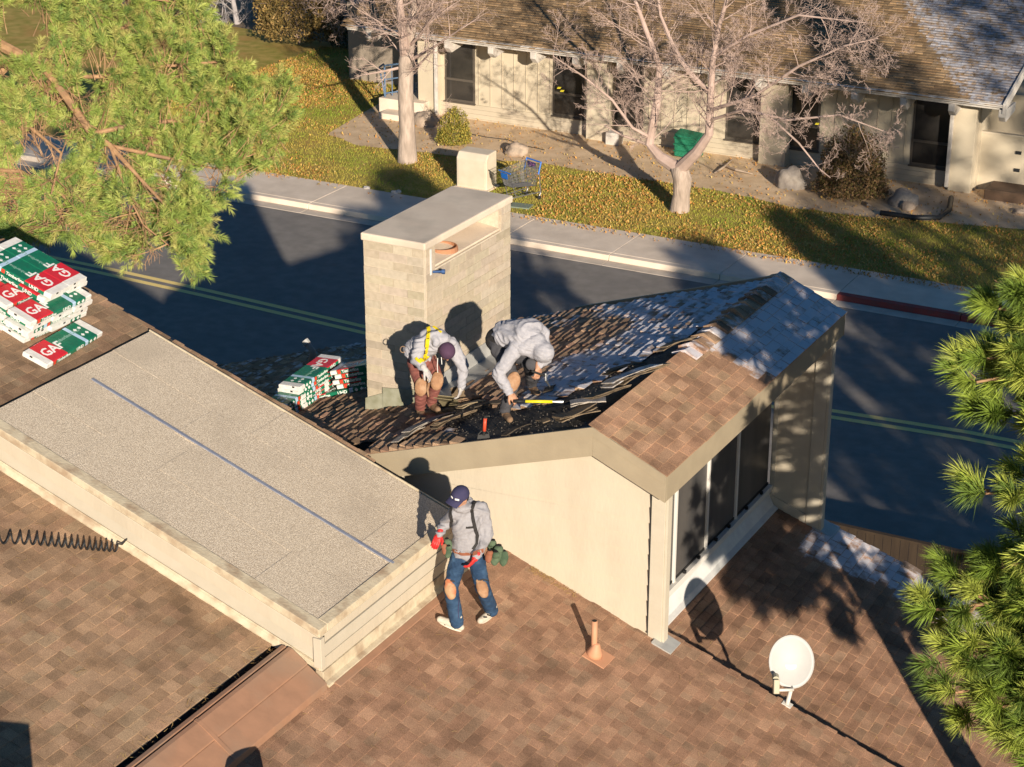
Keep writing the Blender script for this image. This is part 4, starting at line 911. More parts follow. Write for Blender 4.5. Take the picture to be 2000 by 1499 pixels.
# ---------------------------------------------------------------- leafy bushes (small leaves through the volume)
def bush(name, lab, c, rx, ry, rz, n_, cols, leaf=.05, droop=0, cat='bush', stems=12, seed=1, flat=0.0):
    t = thing(name, lab, cat, tuple(c)); R = np.random.RandomState(seed)
    d = R.normal(size=(n_, 3)); d /= np.linalg.norm(d, axis=1)[:, None]; d[:, 2] = np.abs(d[:, 2])*1.0
    rad = R.uniform(.45, 1, n_)**.6
    lump = np.array([1+.25*mnoise.noise(V((x*2.2+seed, y*2.2, z*2.2)))+.12*mnoise.noise(V((x*6, y*6+seed, z*6))) for x, y, z in d])
    P = d*rad[:, None]*lump[:, None]*np.array([rx, ry, rz])+np.array([0, 0, rz*.08])
    u = R.normal(size=(n_, 3)); u /= np.linalg.norm(u, axis=1)[:, None]; w_ = np.cross(u, R.normal(size=(n_, 3))); w_ /= np.linalg.norm(w_, axis=1)[:, None]
    s_ = R.uniform(.5, 1.2, n_)[:, None]*leaf
    vs = np.stack([P-u*s_, P-w_*s_*.45, P+u*s_, P+w_*s_*.45], 1).reshape(-1, 3)
    cc = np.array(cols)[R.randint(0, len(cols), n_)]*R.uniform(.7, 1.25, (n_, 1)); cc = np.repeat(np.concatenate([cc, np.ones((n_, 1))], 1), 4, 0)
    link('foliage', npmesh('foliage', vs, np.arange(n_*4).reshape(-1, 4), mLeaf, cc), t)
    b = MB(); rr = random.Random(seed)
    for k in range(stems):
        a_ = rr.uniform(0, 6.28); bough(b, c, (math.cos(a_)*.7*rx, math.sin(a_)*.7*ry, rz), rz*rr.uniform(.8, 1.15), .014, 2, .1, rr)
    b.build('stems', mTwig, t); return t
bush('bush', 'rounded yellow green bush in the bed beside the left window', onz(886, 283, .1), .56, .5, 1.05, 9000, [(.30, .24, .04), (.22, .21, .04), (.40, .30, .06), (.16, .17, .03)], .035, seed=3)
bush('bush', 'large brown and olive rounded bush under the branches near the right window', onz(1662, 385, .1), 1.05, .9, 1.75, 16000, [(.16, .11, .04), (.22, .13, .06), (.12, .10, .03), (.28, .17, .09)], .045, seed=5)
bush('tall_bush', 'tall golden brown conifer bush at the top edge behind the lawn', onz(585, 88, .1), 1.75, 1.2, 4.2, 26000, [(.24, .16, .05), (.18, .13, .04), (.32, .21, .08), (.12, .09, .03)], .06, seed=8)
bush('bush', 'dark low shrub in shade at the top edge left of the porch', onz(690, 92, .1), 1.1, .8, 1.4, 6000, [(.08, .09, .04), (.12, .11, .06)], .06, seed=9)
# ---------------------------------------------------------------- pines: tufts of needles
def tufts(name, P, D, L, npt, width, cols, parent, seed=1, shoot=.5, cone=.9):
    """P (n,3) shoot tips' bases, D (n,3) shoot directions, L (n,) needle length"""
    R = np.random.RandomState(seed); n_ = len(P); m_ = n_*npt
    idx = np.repeat(np.arange(n_), npt); Pp = P[idx]; Dd = D[idx]; Ll = L[idx]
    t = R.uniform(0, 1, m_); base = Pp + Dd*(t*Ll*shoot)[:, None]
    rv = R.normal(size=(m_, 3)); rv -= Dd*(rv*Dd).sum(1)[:, None]; rv /= np.linalg.norm(rv, axis=1)[:, None]
    opn = cone*(1.15-.75*t)+R.normal(0, .12, m_)
    dr = Dd*np.cos(opn)[:, None]+rv*np.sin(opn)[:, None]; ln = Ll*R.uniform(.6, 1.05, m_)
    tip = base+dr*ln[:, None]+np.array([0, 0, -1])*(ln*.10)[:, None]
    sd = np.cross(dr, R.normal(size=(m_, 3))); sd /= np.linalg.norm(sd, axis=1)[:, None]; sd *= width
    mid = base+dr*(ln*.55)[:, None]
    vs = np.stack([base-sd*.8, base+sd*.8, mid+sd, tip, mid-sd], 1).reshape(-1, 3)
    fs = np.arange(m_)[:, None]*5+np.array([0, 1, 2, 3, 4])[None]
    ct_ = np.array(cols)[R.randint(0, len(cols), n_)][idx]*R.uniform(.75, 1.3, (m_, 1)); cc = np.repeat(np.concatenate([ct_, np.ones((m_, 1))], 1), 5, 0)
    pl = np.array(gloc(parent)) if parent else 0
    return link(name, npmesh(name, vs-pl, fs, mNeed, cc), parent)
# --- long needled pine on the right: trunk beyond the frame, boughs reach in
t5 = thing('pine_tree', 'long needled green pine whose boughs fill the right edge over the low roof', 'pine tree', (-2.6, 18.85, 0))
T0 = V((-2.6, 18.85, 0))
MB().tube([T0, T0+V((.0, 0, 4)), T0+V((.05, .05, 8)), T0+V((0, 0, 11.2))], [.27, .21, .13, .03], 12).build('trunk', mPBark, t5, sm=True)
tips = []; b = MB(); rp = random.Random(5)
def pbough(p, tip, r=.045, side=7, sub=(.35, .8), sag=.12, tipd=.22):
    tip = V(tip); p = V(p); n_ = 7; pts = []
    for i in range(n_+1):
        t = i/n_; q = p.lerp(tip, t); q.z += -sag*math.sin(math.pi*t)*(tip-p).length*.4; q += V((rp.uniform(-.04, .04),)*3); pts.append(q)
    b.tube(pts, [r*(1-.8*i/n_)+.004 for i in range(n_+1)], 6, cap=False)
    d0 = (tip-p).normalized(); tips.append((pts[-1], (d0+V((0, 0, .25))).normalized()))
    for k in range(side):
        t = .38+.6*(k+rp.random())/side; i = min(int(t*n_), n_-1); q = pts[i].lerp(pts[i+1], t*n_-i)
        s_ = d0.cross(V((0, 0, 1))).normalized()*(1 if k % 2 else -1)
        dd = (d0*rp.uniform(.5, .9)+s_*rp.uniform(.4, .9)+V((0, 0, rp.uniform(-.15, .55)))).normalized(); L_ = rp.uniform(*sub)*(1.15-.6*t)
        e = q+dd*L_; m = q.lerp(e, .5)+V((0, 0, -.03)); b.tube([q, m, e], [.014, .011, .007], 5, cap=False); tips.append((e, (dd+V((0, 0, .35))).normalized()))
        for j in range(rp.randint(1, 2)):
            f = rp.uniform(.35, .85); q2 = q.lerp(e, f); d2 = (dd+V((rp.uniform(-.9, .9), rp.uniform(-.9, .9), rp.uniform(-.2, .7)))).normalized(); e2 = q2+d2*L_*rp.uniform(.25, .5)
            b.tube([q2, e2], [.009, .006], 4, cap=False); tips.append((e2, (d2+V((0, 0, .35))).normalized()))
# bough tips that show in the picture (pixel, nearness) and the rest around the crown for its shade
for px, py, o_, s_ in ((1905, 560, .3, .9), (1960, 640, .0, .9), (1880, 735, .5, .9), (1950, 800, .2, 1), (1895, 955, .3, 1), 
                       (1795, 1185, .3, .8), (1850, 1120, -.1, .8), (1880, 1255, .6, 1), (1800, 1290, .7, .9), (1840, 1340, .8, .8), (1940, 1180, .2, 1), (1950, 1300, .8, 1), (1930, 1370, .9, .8), (1990, 1420, 1.0, .8), (1990, 740, .6, 1), (1990, 1080, .8, 1), (1925, 1100, .3, .9), (1840, 1210, .0, .8), (1900, 1330, .4, .9), (1925, 590, .2, 1), (1985, 560, .4, 1), (1995, 660, .1, 1), (1900, 690, .4, 1), (1940, 740, .2, 1), (1890, 800, .1, 1), (1960, 1240, .3, 1), (1985, 1340, .6, 1), (1960, 1440, .8, 1), (1990, 1480, .9, 1), (1990, 1180, .5, 1)):
    e = ond(px+34, py+6, T0, o_+.15); a_ = T0+V((0, 0, e.z+rp.uniform(-.3, .5))); pbough(a_, e, .04, 6, (.18, .38))
for ss, aa, zz in ((-.7, .5, 5.6), (-1.1, -.2, 5.3), (-1.5, .4, 5.9), (-1.8, -.4, 5.5), (-1.3, .9, 6.2), (-.8, -.6, 6.1), (-1.9, .6, 6.4), (-1.0, .1, 6.5), (-.5, 0, 5.0), (.4, .3, 5.2), (.9, -.3, 5.5), (1.3, .4, 5.0), (.6, .8, 4.8), (1.8, 0, 5.8), (.3, -.7, 4.6), (1.2, -.8, 6.0)):
    pbough(T0+V((0, 0, zz+.2)), T0+V((.731*ss+.66*aa, .682*ss-.70*aa, zz)), .035, 7, (.25, .5))
TP = np.array([list(t[0]) for t in tips]); TD = np.array([list(t[1]) for t in tips])
keep = np.array([pix(t[0])[0] > 1745+rp.uniform(-10, 30) and not (pix(t[0])[1] < 560) for t in tips]); keep[::1] &= True
cols = [(.24, .32, .045), (.17, .25, .035), (.35, .40, .07), (.11, .17, .03), (.29, .34, .06)]
print('right pine tufts', keep.sum())
tufts('needles', TP[keep], TD[keep], np.random.RandomState(2).uniform(.19, .29, keep.sum()), 190, .0027, cols, t5, 4, .7, .95)
tips2 = tips; tips = []
for k in range(46):
    zz = rp.uniform(6.0, 10.6); a_ = rp.uniform(0, 6.28); R_ = 2.3*(1-max(0, (zz-8)/3.4))*rp.uniform(.6, 1)
    e = T0+V((math.cos(a_)*R_, math.sin(a_)*R_, zz+.3)); 
    if pix(e)[0] < 2070 and pix(e)[1] > -300: continue
    pbough(T0+V((0, 0, zz)), e, .05, 8, (.4, .8))
b.build('boughs', mPBark, t5)
TP = np.array([list(t[0]) for t in tips]); TD = np.array([list(t[1]) for t in tips]); kk = np.array([pix(t[0])[0] > 1990 for t in tips])
tufts('needles', TP[kk], TD[kk], np.full(kk.sum(), .2), 60, .005, cols, t5, 9, .7, .95)
CP = []
while len(CP) < 900:
    zz = rp.uniform(6.6, 11.3); a_ = rp.uniform(0, 6.28); R_ = 2.35*(1-max(0, (zz-8.7)/3.0))*math.sqrt(rp.random()); q = T0+V((math.cos(a_)*R_, math.sin(a_)*R_, zz))
    if pix(q)[0] > 2030 and mnoise.noise(q*1.5) > -.14: CP.append((list(q), [math.cos(a_), math.sin(a_), .4]))
tufts('needles', np.array([c[0] for c in CP]), np.array([c[1] for c in CP])/1.08, np.full(len(CP), .22), 34, .010, cols, t5, 19, .7, 1.1)
# --- fine needled pine at the upper left
t6 = thing('pine_tree', 'broad yellow green pine with bare orange limbs filling the upper left corner', 'pine tree', (-26.5, 25.5, 0))
b = MB(); tips = []
def D30(px, py, o=0.0): 
    d = ray(px, py); return CAM + d*(32.0-o)
def pixpath(P): return [D30(*p) for p in P]
limbs = [([(-60, 40, 0), (0, 88, 0), (60, 118, .2), (100, 150, .3)], [.14, .12, .10, .08]),
         ([(100, 150, .3), (140, 205, .4), (180, 262, .6), (215, 285, .7), (270, 345, .9), (340, 420, 1.2), (390, 520, 1.3)], [.08, .085, .075, .06, .035, .02, .012]),
         ([(-60, 330, .2), (40, 335, .4), (120, 380, .8), (190, 450, 1.2)], [.05, .04, .03, .012]),
         ([(-40, 160, -.5), (80, 100, -.6), (200, 60, -.5), (330, 40, -.3), (400, 60, 0)], [.07, .06, .05, .035, .015]),
         ([(180, 262, .6), (280, 240, .3), (380, 235, .1), (480, 250, 0), (555, 230, .0)], [.05, .045, .035, .025, .012]),
         ([(100, 150, .3), (210, 150, .2), (320, 130, .1), (440, 120, .0), (470, 160, .0)], [.05, .04, .035, .02, .01]),
         ([(-40, 230, .2), (60, 250, .5), (120, 300, .8), (100, 380, 1.1)], [.05, .04, .03, .015]),
         ([(215, 285, .7), (330, 310, .6), (420, 330, .5), (500, 300, .4)], [.04, .035, .025, .012]),
         ([(215, 285, .7), (250, 380, 1.1), (280, 440, 1.3), (330, 480, 1.5)], [.035, .025, .02, .01]),
         ([(-60, -40, -.5), (100, -20, -.4), (250, -10, -.2), (380, 10, -.1)], [.08, .06, .04, .02])]
LW = []
for P, r_ in limbs:
    Q = pixpath(P); b.tube(Q, [q_*.8 for q_ in r_], 8); LW.append(Q)
rq = random.Random(21)
POLY = [(-80, -80), (415, -80), (400, 40), (440, 60), (455, 120), (500, 150), (575, 165), (560, 250), (520, 320), (455, 335), (450, 390), (400, 400), (395, 470), (380, 530), (340, 470), (300, 470), (260, 510), (200, 500), (160, 470), (120, 455), (60, 475), (0, 455), (-80, 440)]
HOLES = [((40, 60), 55), ((185, 130), 32), ((250, 60), 22), ((20, 150), 26), ((95, 285), 48), ((345, 225), 26), ((200, 335), 22), ((410, 345), 22), ((60, 330), 26), ((235, 300), 24), ((315, 100), 18), ((140, 60), 20), ((170, 190), 24), ((300, 380), 12)]
# dead bare twigs along the limbs
for Q, n_ in ((LW[0], 4), (LW[1][:5], 14), (LW[2], 8), (LW[3], 10), (LW[6], 8), (LW[8], 8), (LW[4], 6)):
    for k in range(n_):
        t = (k+rq.random())/n_*(len(Q)-1); i = min(int(t), len(Q)-2); p = Q[i].lerp(Q[i+1], t-i)
        bough(b, p, RT*rq.uniform(-.6, .9)-UP*rq.uniform(-.3, 1.2)-FW*rq.uniform(-.5, .8), rq.uniform(.4, .85), .012, 2, -.06, rq, .14)
cnt = 0; TPl, TDl = [], []
allseg = [(Q[i], Q[i+1]) for Q in LW for i in range(len(Q)-1)]
while cnt < 5400:
    px, py = rq.uniform(-80, 580), rq.uniform(-80, 530)
    if not inpoly(px+rq.gauss(0, 6), py+rq.gauss(0, 6), POLY): continue
    if any(math.hypot(px-hx, py-hy) < hr*(1+.3*mnoise.noise(V((px*.05, py*.05, 0)))) for (hx, hy), hr in HOLES): continue
    nz = mnoise.noise(V((px*.018, py*.018, 4)))
    o_ = nz*1.3 + .5*mnoise.noise(V((px*.06, py*.06, 9))) + rq.uniform(-.35, .35) + .6*(py/500)
    p = D30(px, py, o_)
    s_, e_ = min(allseg, key=lambda q_: (q_[0]-p).length_squared); d = (p-s_); d.z += .25; d = d.normalized()
    d = (d + V((rq.uniform(-.5, .5), rq.uniform(-.5, .5), rq.uniform(-.3, .5)))).normalized()
    TPl.append(list(p)); TDl.append(list(d)); cnt += 1
    if cnt % 4 == 0: b.tube([p+d*.03, p-d*.22-V((0, 0, .03)), p-d*.4+V((rq.uniform(-.08, .08), rq.uniform(-.08, .08), -.08))], [.004, .006, .008], 3, cap=False)
for (px, py, k_) in ((372, 440, 26), (392, 465, 20), (350, 475, 20), (368, 505, 26), (385, 520, 16), (395, 405, 20), (335, 440, 16)):
    for k in range(k_):
        p = D30(px+rq.gauss(0, 13), py+rq.gauss(0, 11), 1.3+rq.uniform(-.25, .25)); TPl.append(list(p)); TDl.append(list((RT*rq.uniform(-.5, .9)-UP*rq.uniform(-.2, .8)+V((0, 0, .2))).normalized()))
TPa, TDa = np.array(TPl), np.array(TDl)
colsL = [(.29, .36, .075), (.23, .31, .065), (.38, .42, .11), (.16, .24, .055), (.36, .34, .10)]
hl = np.full(len(TPa), .11)
tufts('needles', TPa, TDa, np.random.RandomState(3).uniform(.10, .16, len(TPa)), 52, .0030, colsL, t6, 12, 1.3, 1.0)
b.build('boughs', mPBark, t6)
MB().tube([V((-26.5, 25.5, 0)), V((-26.3, 25.6, 8)), V((-26.0, 25.5, 13))], [.35, .28, .1], 10).build('trunk', mPBark, t6)
# --- trees outside the picture whose shade falls across its right side
def shade_tree(c, h, R_, zb, n_, lab, seed):
    t = thing('pine_tree', lab, 'pine tree', tuple(c)); Rr = np.random.RandomState(seed); MB().tube([c, c+V((0, 0, h))], [.3, .04], 8).build('trunk', mPBark, t)
    z = Rr.uniform(zb, h, n_); a_ = Rr.uniform(0, 6.28, n_); r_ = R_*(1-((z-zb)/(h-zb))**2*.8)*np.sqrt(Rr.uniform(0, 1, n_))
    keepm = np.array([mnoise.noise(V((math.cos(x)*1.4+seed, math.sin(x)*1.4, y*.55))) > -.12 for x, y in zip(a_, z)])
    P = np.stack([c.x+np.cos(a_)*r_, c.y+np.sin(a_)*r_, z], 1)[keepm]; D = np.stack([np.cos(a_), np.sin(a_), np.full(n_, .3)], 1)[keepm]; D /= np.linalg.norm(D, axis=1)[:, None]
    tufts('needles', P, D, np.full(len(P), .26), 26, .017, cols, t, seed, .7, 1.1)
for i, (x, y, h, R_, zb) in enumerate(((7.5, 16.8, 11.2, 3.0, 1.5), (13.5, 20.0, 19, 3.3, 3), (21, 24, 28, 4.6, 5), (15, 26.8, 24, 3.8, 3), (5.8, 23.8, 10.0, 2.4, 1.5), (30, 23, 33, 5.2, 8))):
    shade_tree(V((x, y, 0)), h, R_, zb, 4200, ['dark pine standing right of the picture, nearest the house', 'second dark pine right of the picture, taller', 'tallest pine farther right by the road', 'broad pine right of the picture beside the road', 'small pine right of the picture behind the fence', 'very tall pine farthest right of the picture'][i], 30+i)
# ================================================================ SHINGLE BUNDLES
mPlW = mat('white_wrapper', (.78, .76, .73), .45, (.66, .64, .61), 14, .25, 25); mPlG = mat('green_wrapper', (.01, .17, .09), .3, (.015, .13, .075), 12, .25, 25)
mPlR = mat('red_wrapper', (.62, .02, .035), .35, (.55, .03, .04), 12, .25, 25); mPlB = mat('light_blue_wrapper', (.42, .58, .75), .35); mPlD = mat('dark_print', (.02, .02, .02), .5)
mInkW = mat('white_print', (.80, .80, .78), .5); mInkR = mat('red_print', (.65, .06, .03), .5); mInkG = mat('grey_green_print', (.20, .36, .30), .5)
BL, BW_, BT = 1.13, .37, .067
def bundle_mesh(flip=False):
    b = MB(); xs_ = [-.5, -.405, -.14, .18, .235, .40, .5]; top = [0, 2, 1, 1, 3, 1, 0][:6]; top = [0, 2, 1, 3, 1, 0]; side = [0, 4, 1, 3, 1, 0]; side = [0, 1, 1, 3, 1, 0]
    nx = len(xs_)
    def P(i, j):   # ring of 8 around the section, slightly bulged
        x = xs_[i]*BL; e = .985 if i in (0, nx-1) else 1
        w_, t_ = BW_/2*e, BT
        R_ = [(-w_, .008), (-w_, t_-.01), (-w_+.012, t_), (w_-.012, t_), (w_, t_-.01), (w_, .008), (w_-.01, 0), (-w_+.01, 0)]
        return (x, R_[j][0], R_[j][1])
    vs = [P(i, j) for i in range(nx) for j in range(8)]; fs = []; ms = []
    for i in range(nx-1):
        for j in range(8):
            a, b_ = i*8+j, i*8+(j+1) % 8; fs.append((a, b_, b_+8, a+8)); ms.append(top[i] if j in (1, 2, 3) else (side[i] if j in (0, 4) else 1))
    fs += [tuple(range(8))[::-1], tuple((nx-1)*8+j for j in range(8))]; ms += [0, 0]
    b.v = vs; b.f = [f[::-1] for f in fs]; b.m = ms
    me = b.mesh('wrapper', [mPlW, mPlG, mPlR, mPlB, mPlD])
    return me
meB = bundle_mesh()
tG = text_mesh('GAF', .20, mInkW); tT = text_mesh('Timberline', .063, mInkW, .0008); tU = text_mesh('UHD', .068, mInkW, .0008); tT2 = text_mesh('Timberline UHD', .075, mInkG, .0008)
def diam():
    b = MB(); s_ = .028
    b.prism([(-s_, 0, 0), (0, -s_, 0), (s_, 0, 0), (0, s_, 0)], (0, 0, .0012))
    return b.mesh('diamond', mInkW)
meD = diam(); meD1 = MB().prism([(-.03, 0, 0), (0, -.03, 0), (.03, 0, 0), (0, .03, 0)], (0, 0, .0012)).mesh('mark', mInkW)
meSq = MB().box((-.026, -.026, 0), (.026, .026, .0012)).mesh('logo_square', mInkR)
meBar = MB().box((-.02, -.012, 0), (.02, .012, .0012)).mesh('bar_code', mPlD)
def make_bundle(name='shingle_bundle'):
    o = bpy.data.objects.new(name, meB); COL.objects.link(o)
    def put(nm, me, org, x, z): link(nm, me, o, frame(org, x, z))
    put('lettering', tG, (-.385*BL, -.075, BT+.0006), (1, 0, 0), (0, 0, 1))
    put('lettering', tT2, (-.12*BL, .02, BT+.0006), (1, 0, 0), (0, 0, 1))
    for xx_ in (-.042, .042):
        for yy_ in (-.06, .06): put('diamond', meD, (.315*BL+xx_, yy_, BT+.0006), (1, 0, 0), (0, 0, 1))
    for s_ in (-1, 1):
        y = s_*(BW_/2+.0006); xd = (1, 0, 0) if s_ < 0 else (-1, 0, 0); nz = (0, s_, 0)
        put('lettering', tT, ((-.33 if s_ < 0 else .11)*BL, y, .012), xd, nz)
        put('lettering', tU, ((.02 if s_ < 0 else -.20)*BL, y, .012), xd, nz)
        put('logo_square', meSq, (-.37*BL if s_ < 0 else .15*BL, y, .034), xd, nz)
        for xx_ in (-.042, .042): put('diamond', meD, (.32*BL+xx_, y, .034), xd, nz)
        y2 = s_
    for e in (-1, 1): put('bar_code', meBar, (e*(.5*BL+.0006), .06, .05), (0, e, 0), (e, 0, 0))
    return o
proto = make_bundle()
used_p = [False]
def put_bundle(c, u, n, lab, group):
    o = proto if not used_p[0] else copy_tree(proto); used_p[0] = True
    o.matrix_world = frame(c, u, n); tag(o, lab, 'shingle bundle', group); return o
nMu = V((-bM, 0, 1)).normalized(); uB = V((0, 1, 0)); uD = V((1, 0, bM)).normalized()
rb_ = random.Random(3)
pa, pb, pc = onp(88, 728, aM+MU, bM), onp(204, 658, aM+MU, bM), onp(38, 698, aM+MU, bM)
print('bundle', (pb-pa).length, (pc-pa).length, tuple(pa), tuple(pb), tuple(pc))
GA = 'shingle bundles stacked on the upper roof slope'
c0 = (pb+pc)/2; c0.z = zm(c0.x, MU)+.012
put_bundle(c0, (pb-pa), nMu, 'green and red shingle bundle lying flat on the roof at the foot of the stack', GA)
ctr = V((pc.x-.62, pc.y+.80, 0)); ctr.z = zm(ctr.x, MU)+.012
names = ['bottom', 'second', 'third', 'fourth', 'fifth', 'sixth', 'topmost']
for k in range(7):
    n_ = 3 if k < 5 else 2
    for j in range(n_):
        off = (j-1)*.375; jx, jy = rb_.uniform(-.04, .04), rb_.uniform(-.03, .03)
        zz = nMu*(k*(BT+.004))
        if k >= 5:
            u = -uD; c = ctr + uD*(-.18+jx) + uB*(.05+j*.40+jy) + zz
        elif k % 2 == 0: c = ctr + uD*(off+jx) + uB*jy + zz; u = uB if k % 4 == 0 else -uB
        else: c = ctr + uB*(off+jy) + uD*jx + zz; u = uD if k % 4 == 1 else -uD
        u2 = V(u); u2.rotate(Matrix.Rotation(rb_.uniform(-.05, .05), 3, nMu))
        pos = (['nearest the ridge', 'in the middle', 'nearest the flat roof'] if k % 2 == 0 else ['nearest the camera', 'in the middle', 'nearest the road'])[j] if n_ == 3 else ['nearer the camera', 'nearer the road'][j]
        put_bundle(c, u2, nMu, '%s layer bundle of the tall stack, the one %s' % (names[k], pos), GA)
nL = V((-bL, 0, 1)).normalized(); uL_ = V((-1, 0, -bL)).normalized()
GB = 'shingle bundles stacked on the dormer roof beside the chimney'
# pile A: red topped pile, long axis roughly along y
c1 = onp(632, 800, aL, bL); 
q0, q1, q2 = onp(664, 768, aL, bL), onp(614, 815, aL, bL), onp(600, 765, aL, bL)
uA = V((-.28, -1, 0)).normalized(); uA.z = uA.x*bL; 
nP = V((-.06, -.05, 1)).normalized() 
for k in range(6):
    c = onp(614, 782, aL, bL) + nP*(k*.070+.05)
    u2 = V((0, 1, .05)); u2.rotate(Matrix.Rotation(rb_.uniform(-.05, .05), 3, nP)); put_bundle(c, -u2, nP, '%s bundle of the six-high pile farther from the flat roof' % ['bottom', 'second', 'third', 'fourth', 'fifth', 'top'][k], GB)
for k in range(4):
    c = onp(580, 803, aL, bL) + nP*(k*.070+.05)
    u2 = V((0, 1, .05)); u2.rotate(Matrix.Rotation(rb_.uniform(-.05, .05), 3, nP)); put_bundle(c, -u2, nP, '%s bundle of the four-high pile against the flat roof edge' % ['bottom', 'second', 'third', 'top'][k], GB)
base2 = onp(712, 775, aL, bL)
for k in range(5):
    c = base2 + V((-.05, .45, 0)) + nL*(k*.071+.03) + V((rb_.uniform(-.03, .03), rb_.uniform(-.03, .03), 0)); c.z = aL+bL*c.x+.03+k*.071/nL.z
    put_bundle(c, V((1, .12, bL)), nL, '%s bundle of the shaded pile behind the chimney' % ['bottom', 'second', 'middle', 'fourth', 'top'][k], GB)
c = onp(668, 770, aL, bL)+nL*.03; put_bundle(c, V((1, .25, bL)), nL, 'single white-ended bundle lying between the red pile and the chimney', GB)
# roof jack behind the red pile
p = onp(607, 712, aL, bL)
vp2 = thing('vent_pipe', 'bent pinkish vent pipe standing on the shaded roof behind the red pile', 'vent pipe', tuple(p))
MB().tube([p, p+V((.05, 0, .22)), p+V((-.05, 0, .34))], .05, 10).build('pipe', mat('dull_pink_pipe', (.42, .33, .28), .7), vp2, sm=True); MB().tube([p+V((-.05, 0, .33)), p+V((-.1, 0, .38))], .065, 10).build('cap', mMetalF, vp2)
# ---------------------------------------------------------------- orange vent pipe, dish, hose
p = onp(1160, 1281, aM, bM); nM = nMu
mOr = mat('salmon_painted_metal', (.55, .28, .17), .6, (.50, .26, .15), 8)
vp = thing('vent_pipe', 'salmon painted plumbing vent pipe with cone and base plate on the brown roof', 'vent pipe', tuple(p))
MB().tube([p, p+V((0, 0, .46))], .036, 16).build('pipe', mOr, vp, sm=True); MB().tube([p+V((0, 0, .458)), p+V((0, 0, .463))], .029, 14).build('opening', mDark, vp)
MB().lathe(p, [(.10, .0), (.095, .05), (.06, .12), (.04, .17), (.037, .175)], 18, ax=(nM*.6+V((0, 0, .4)))).build('cone', mOr, vp, sm=True)
c = onp(1168, 1284, aM, bM); MB().obox(tuple(c+nM*.012), (uB, uD, nM), (.30, .30, .012)).build('base_plate', mOr, vp, bevel=.003)
p0 = onp(1537, 1377, aM, bM)
dish = thing('satellite_dish', 'white oval satellite dish on a bent mast at the roof edge', 'satellite dish', tuple(p0))
mDish = mat('dish_white', (.46, .46, .455), .5, (.43, .43, .425), 5)
dc = ond(1546, 1293, p0, .02); N = (-FW + RT*.05 + UP*.08).normalized()
du = (UP - N*UP.dot(N)).normalized(); dv = du.cross(N)
bm = bmesh.new(); rings = 10; seg = 40; vs = [[]]
cv = bm.verts.new(dc - N*.055)
prev = None
for i in range(1, rings+1):
    r_ = i/rings; ring_ = []
    for j in range(seg):
        a_ = 2*math.pi*j/seg; ring_.append(bm.verts.new(dc + du*(.305*r_*math.cos(a_)) + dv*(.262*r_*math.sin(a_)) + N*(-.055+.055*r_*r_)))
    for j in range(seg):
        if prev is None: bm.faces.new((cv, ring_[j], ring_[(j+1) % seg]))
        else: bm.faces.new((prev[j], ring_[j], ring_[(j+1) % seg], prev[(j+1) % seg]))
    prev = ring_
bmesh.ops.recalc_face_normals(bm, faces=bm.faces[:])
me = bpy.data.meshes.new('reflector'); bm.to_mesh(me); bm.free(); me.materials.append(mDish); smooth(me); me.transform(Matrix.Translation(-p0)); o = link('reflector', me, dish); s_ = o.modifiers.new('s', 'SOLIDIFY'); s_.thickness = .008; s_.offset = 0
b = MB(); b.tube([dc+du*(.305*math.cos(k*2*math.pi/40))+dv*(.262*math.sin(k*2*math.pi/40)) for k in range(41)], .007, 6, cap=False); b.build('rim', mDish, dish, sm=True)
mMast = mat('mast_grey_white', (.62, .60, .56), .5)
bk = dc - N*.10 - du*.12
MB().tube([p0, p0+V((0, 0, .06))+RT*.01, ond(1544, 1350, p0, .0), bk-du*.10, bk], .026, 12).build('mast', mMast, dish, sm=True)
MB().obox(tuple(bk+N*.03), (du, dv, N), (.18, .14, .05)).build('bracket', mMast, dish, bevel=.006)
a0 = dc-du*.285+N*.0; lnb = ond(1516, 1345, p0, .33)
MB().tube([bk-du*.13, dc-du*.32+N*.05, lnb-du*.02], .018, 8).build('arm', mMast, dish, sm=True)
mLnb = mat('lnb_beige', (.42, .39, .29), .5)
MB().obox(tuple(lnb+du*.02), ((du+N*.2), dv, N), (.17, .07, .08)).build('lnb_body', mLnb, dish, bevel=.01)
MB().tube([lnb+du*.10, lnb+du*.13-N*.10+dv*.01], [.04, .045], 12).build('feed_horn', mLnb, dish)
MB().obox(tuple(p0+nM*.01), (uB, uD, nM), (.10, .12, .015)).build('foot', mMast, dish, bevel=.003)
for (x_, y_) in ((-.05, .06), (.05, .06), (-.05, -.03), (.05, -.03), (.0, .13)): MB().tube([dc-du*(y_+.1)+dv*x_-N*.045, dc-du*(y_+.1)+dv*x_-N*.035], .008, 8).build('bolt', mMetalF, dish)
# coiled black air hose
b = MB(); pts = []
A_, B_ = onp(-15, 1062, aM+LP, bM), onp(226, 1077, aM+LP, bM)
tot = (B_-A_).length; n_ = 420; turns = 17
ux = (B_-A_).normalized(); nz = nMu; uy = nz.cross(ux)
for i in range(n_+1):
    t = i/n_; ph = 2*math.pi*turns*(t**1.35); r_ = .062*(1-.12*t); base = A_.lerp(B_, t)+uy*(.02*math.sin(t*5))
    pts.append(base+nz*(.075+r_*math.cos(ph)*.9)+uy*(r_*math.sin(ph)))
pts += [B_+ux*.05+nz*.1, onp(250, 1062, aM+LP, bM)+nz*.12, onp(275, 1058, aM+LP, bM)+nz*.25]
b.tube(pts, .0095, 6)
hs_ = thing('coiled_hose', 'coiled black air hose stretched across the left roof slope', 'hose', tuple(A_)); b.build('coil', mBk, hs_, sm=True)
e = pts[-1]; MB().tube([e, e+V((.02, .03, .05)), e+V((.07, .05, .04)), e+V((.05, .03, -.06)), e+V((.0, .0, -.10))], .012, 6).build('coupling', mDark, hs_)
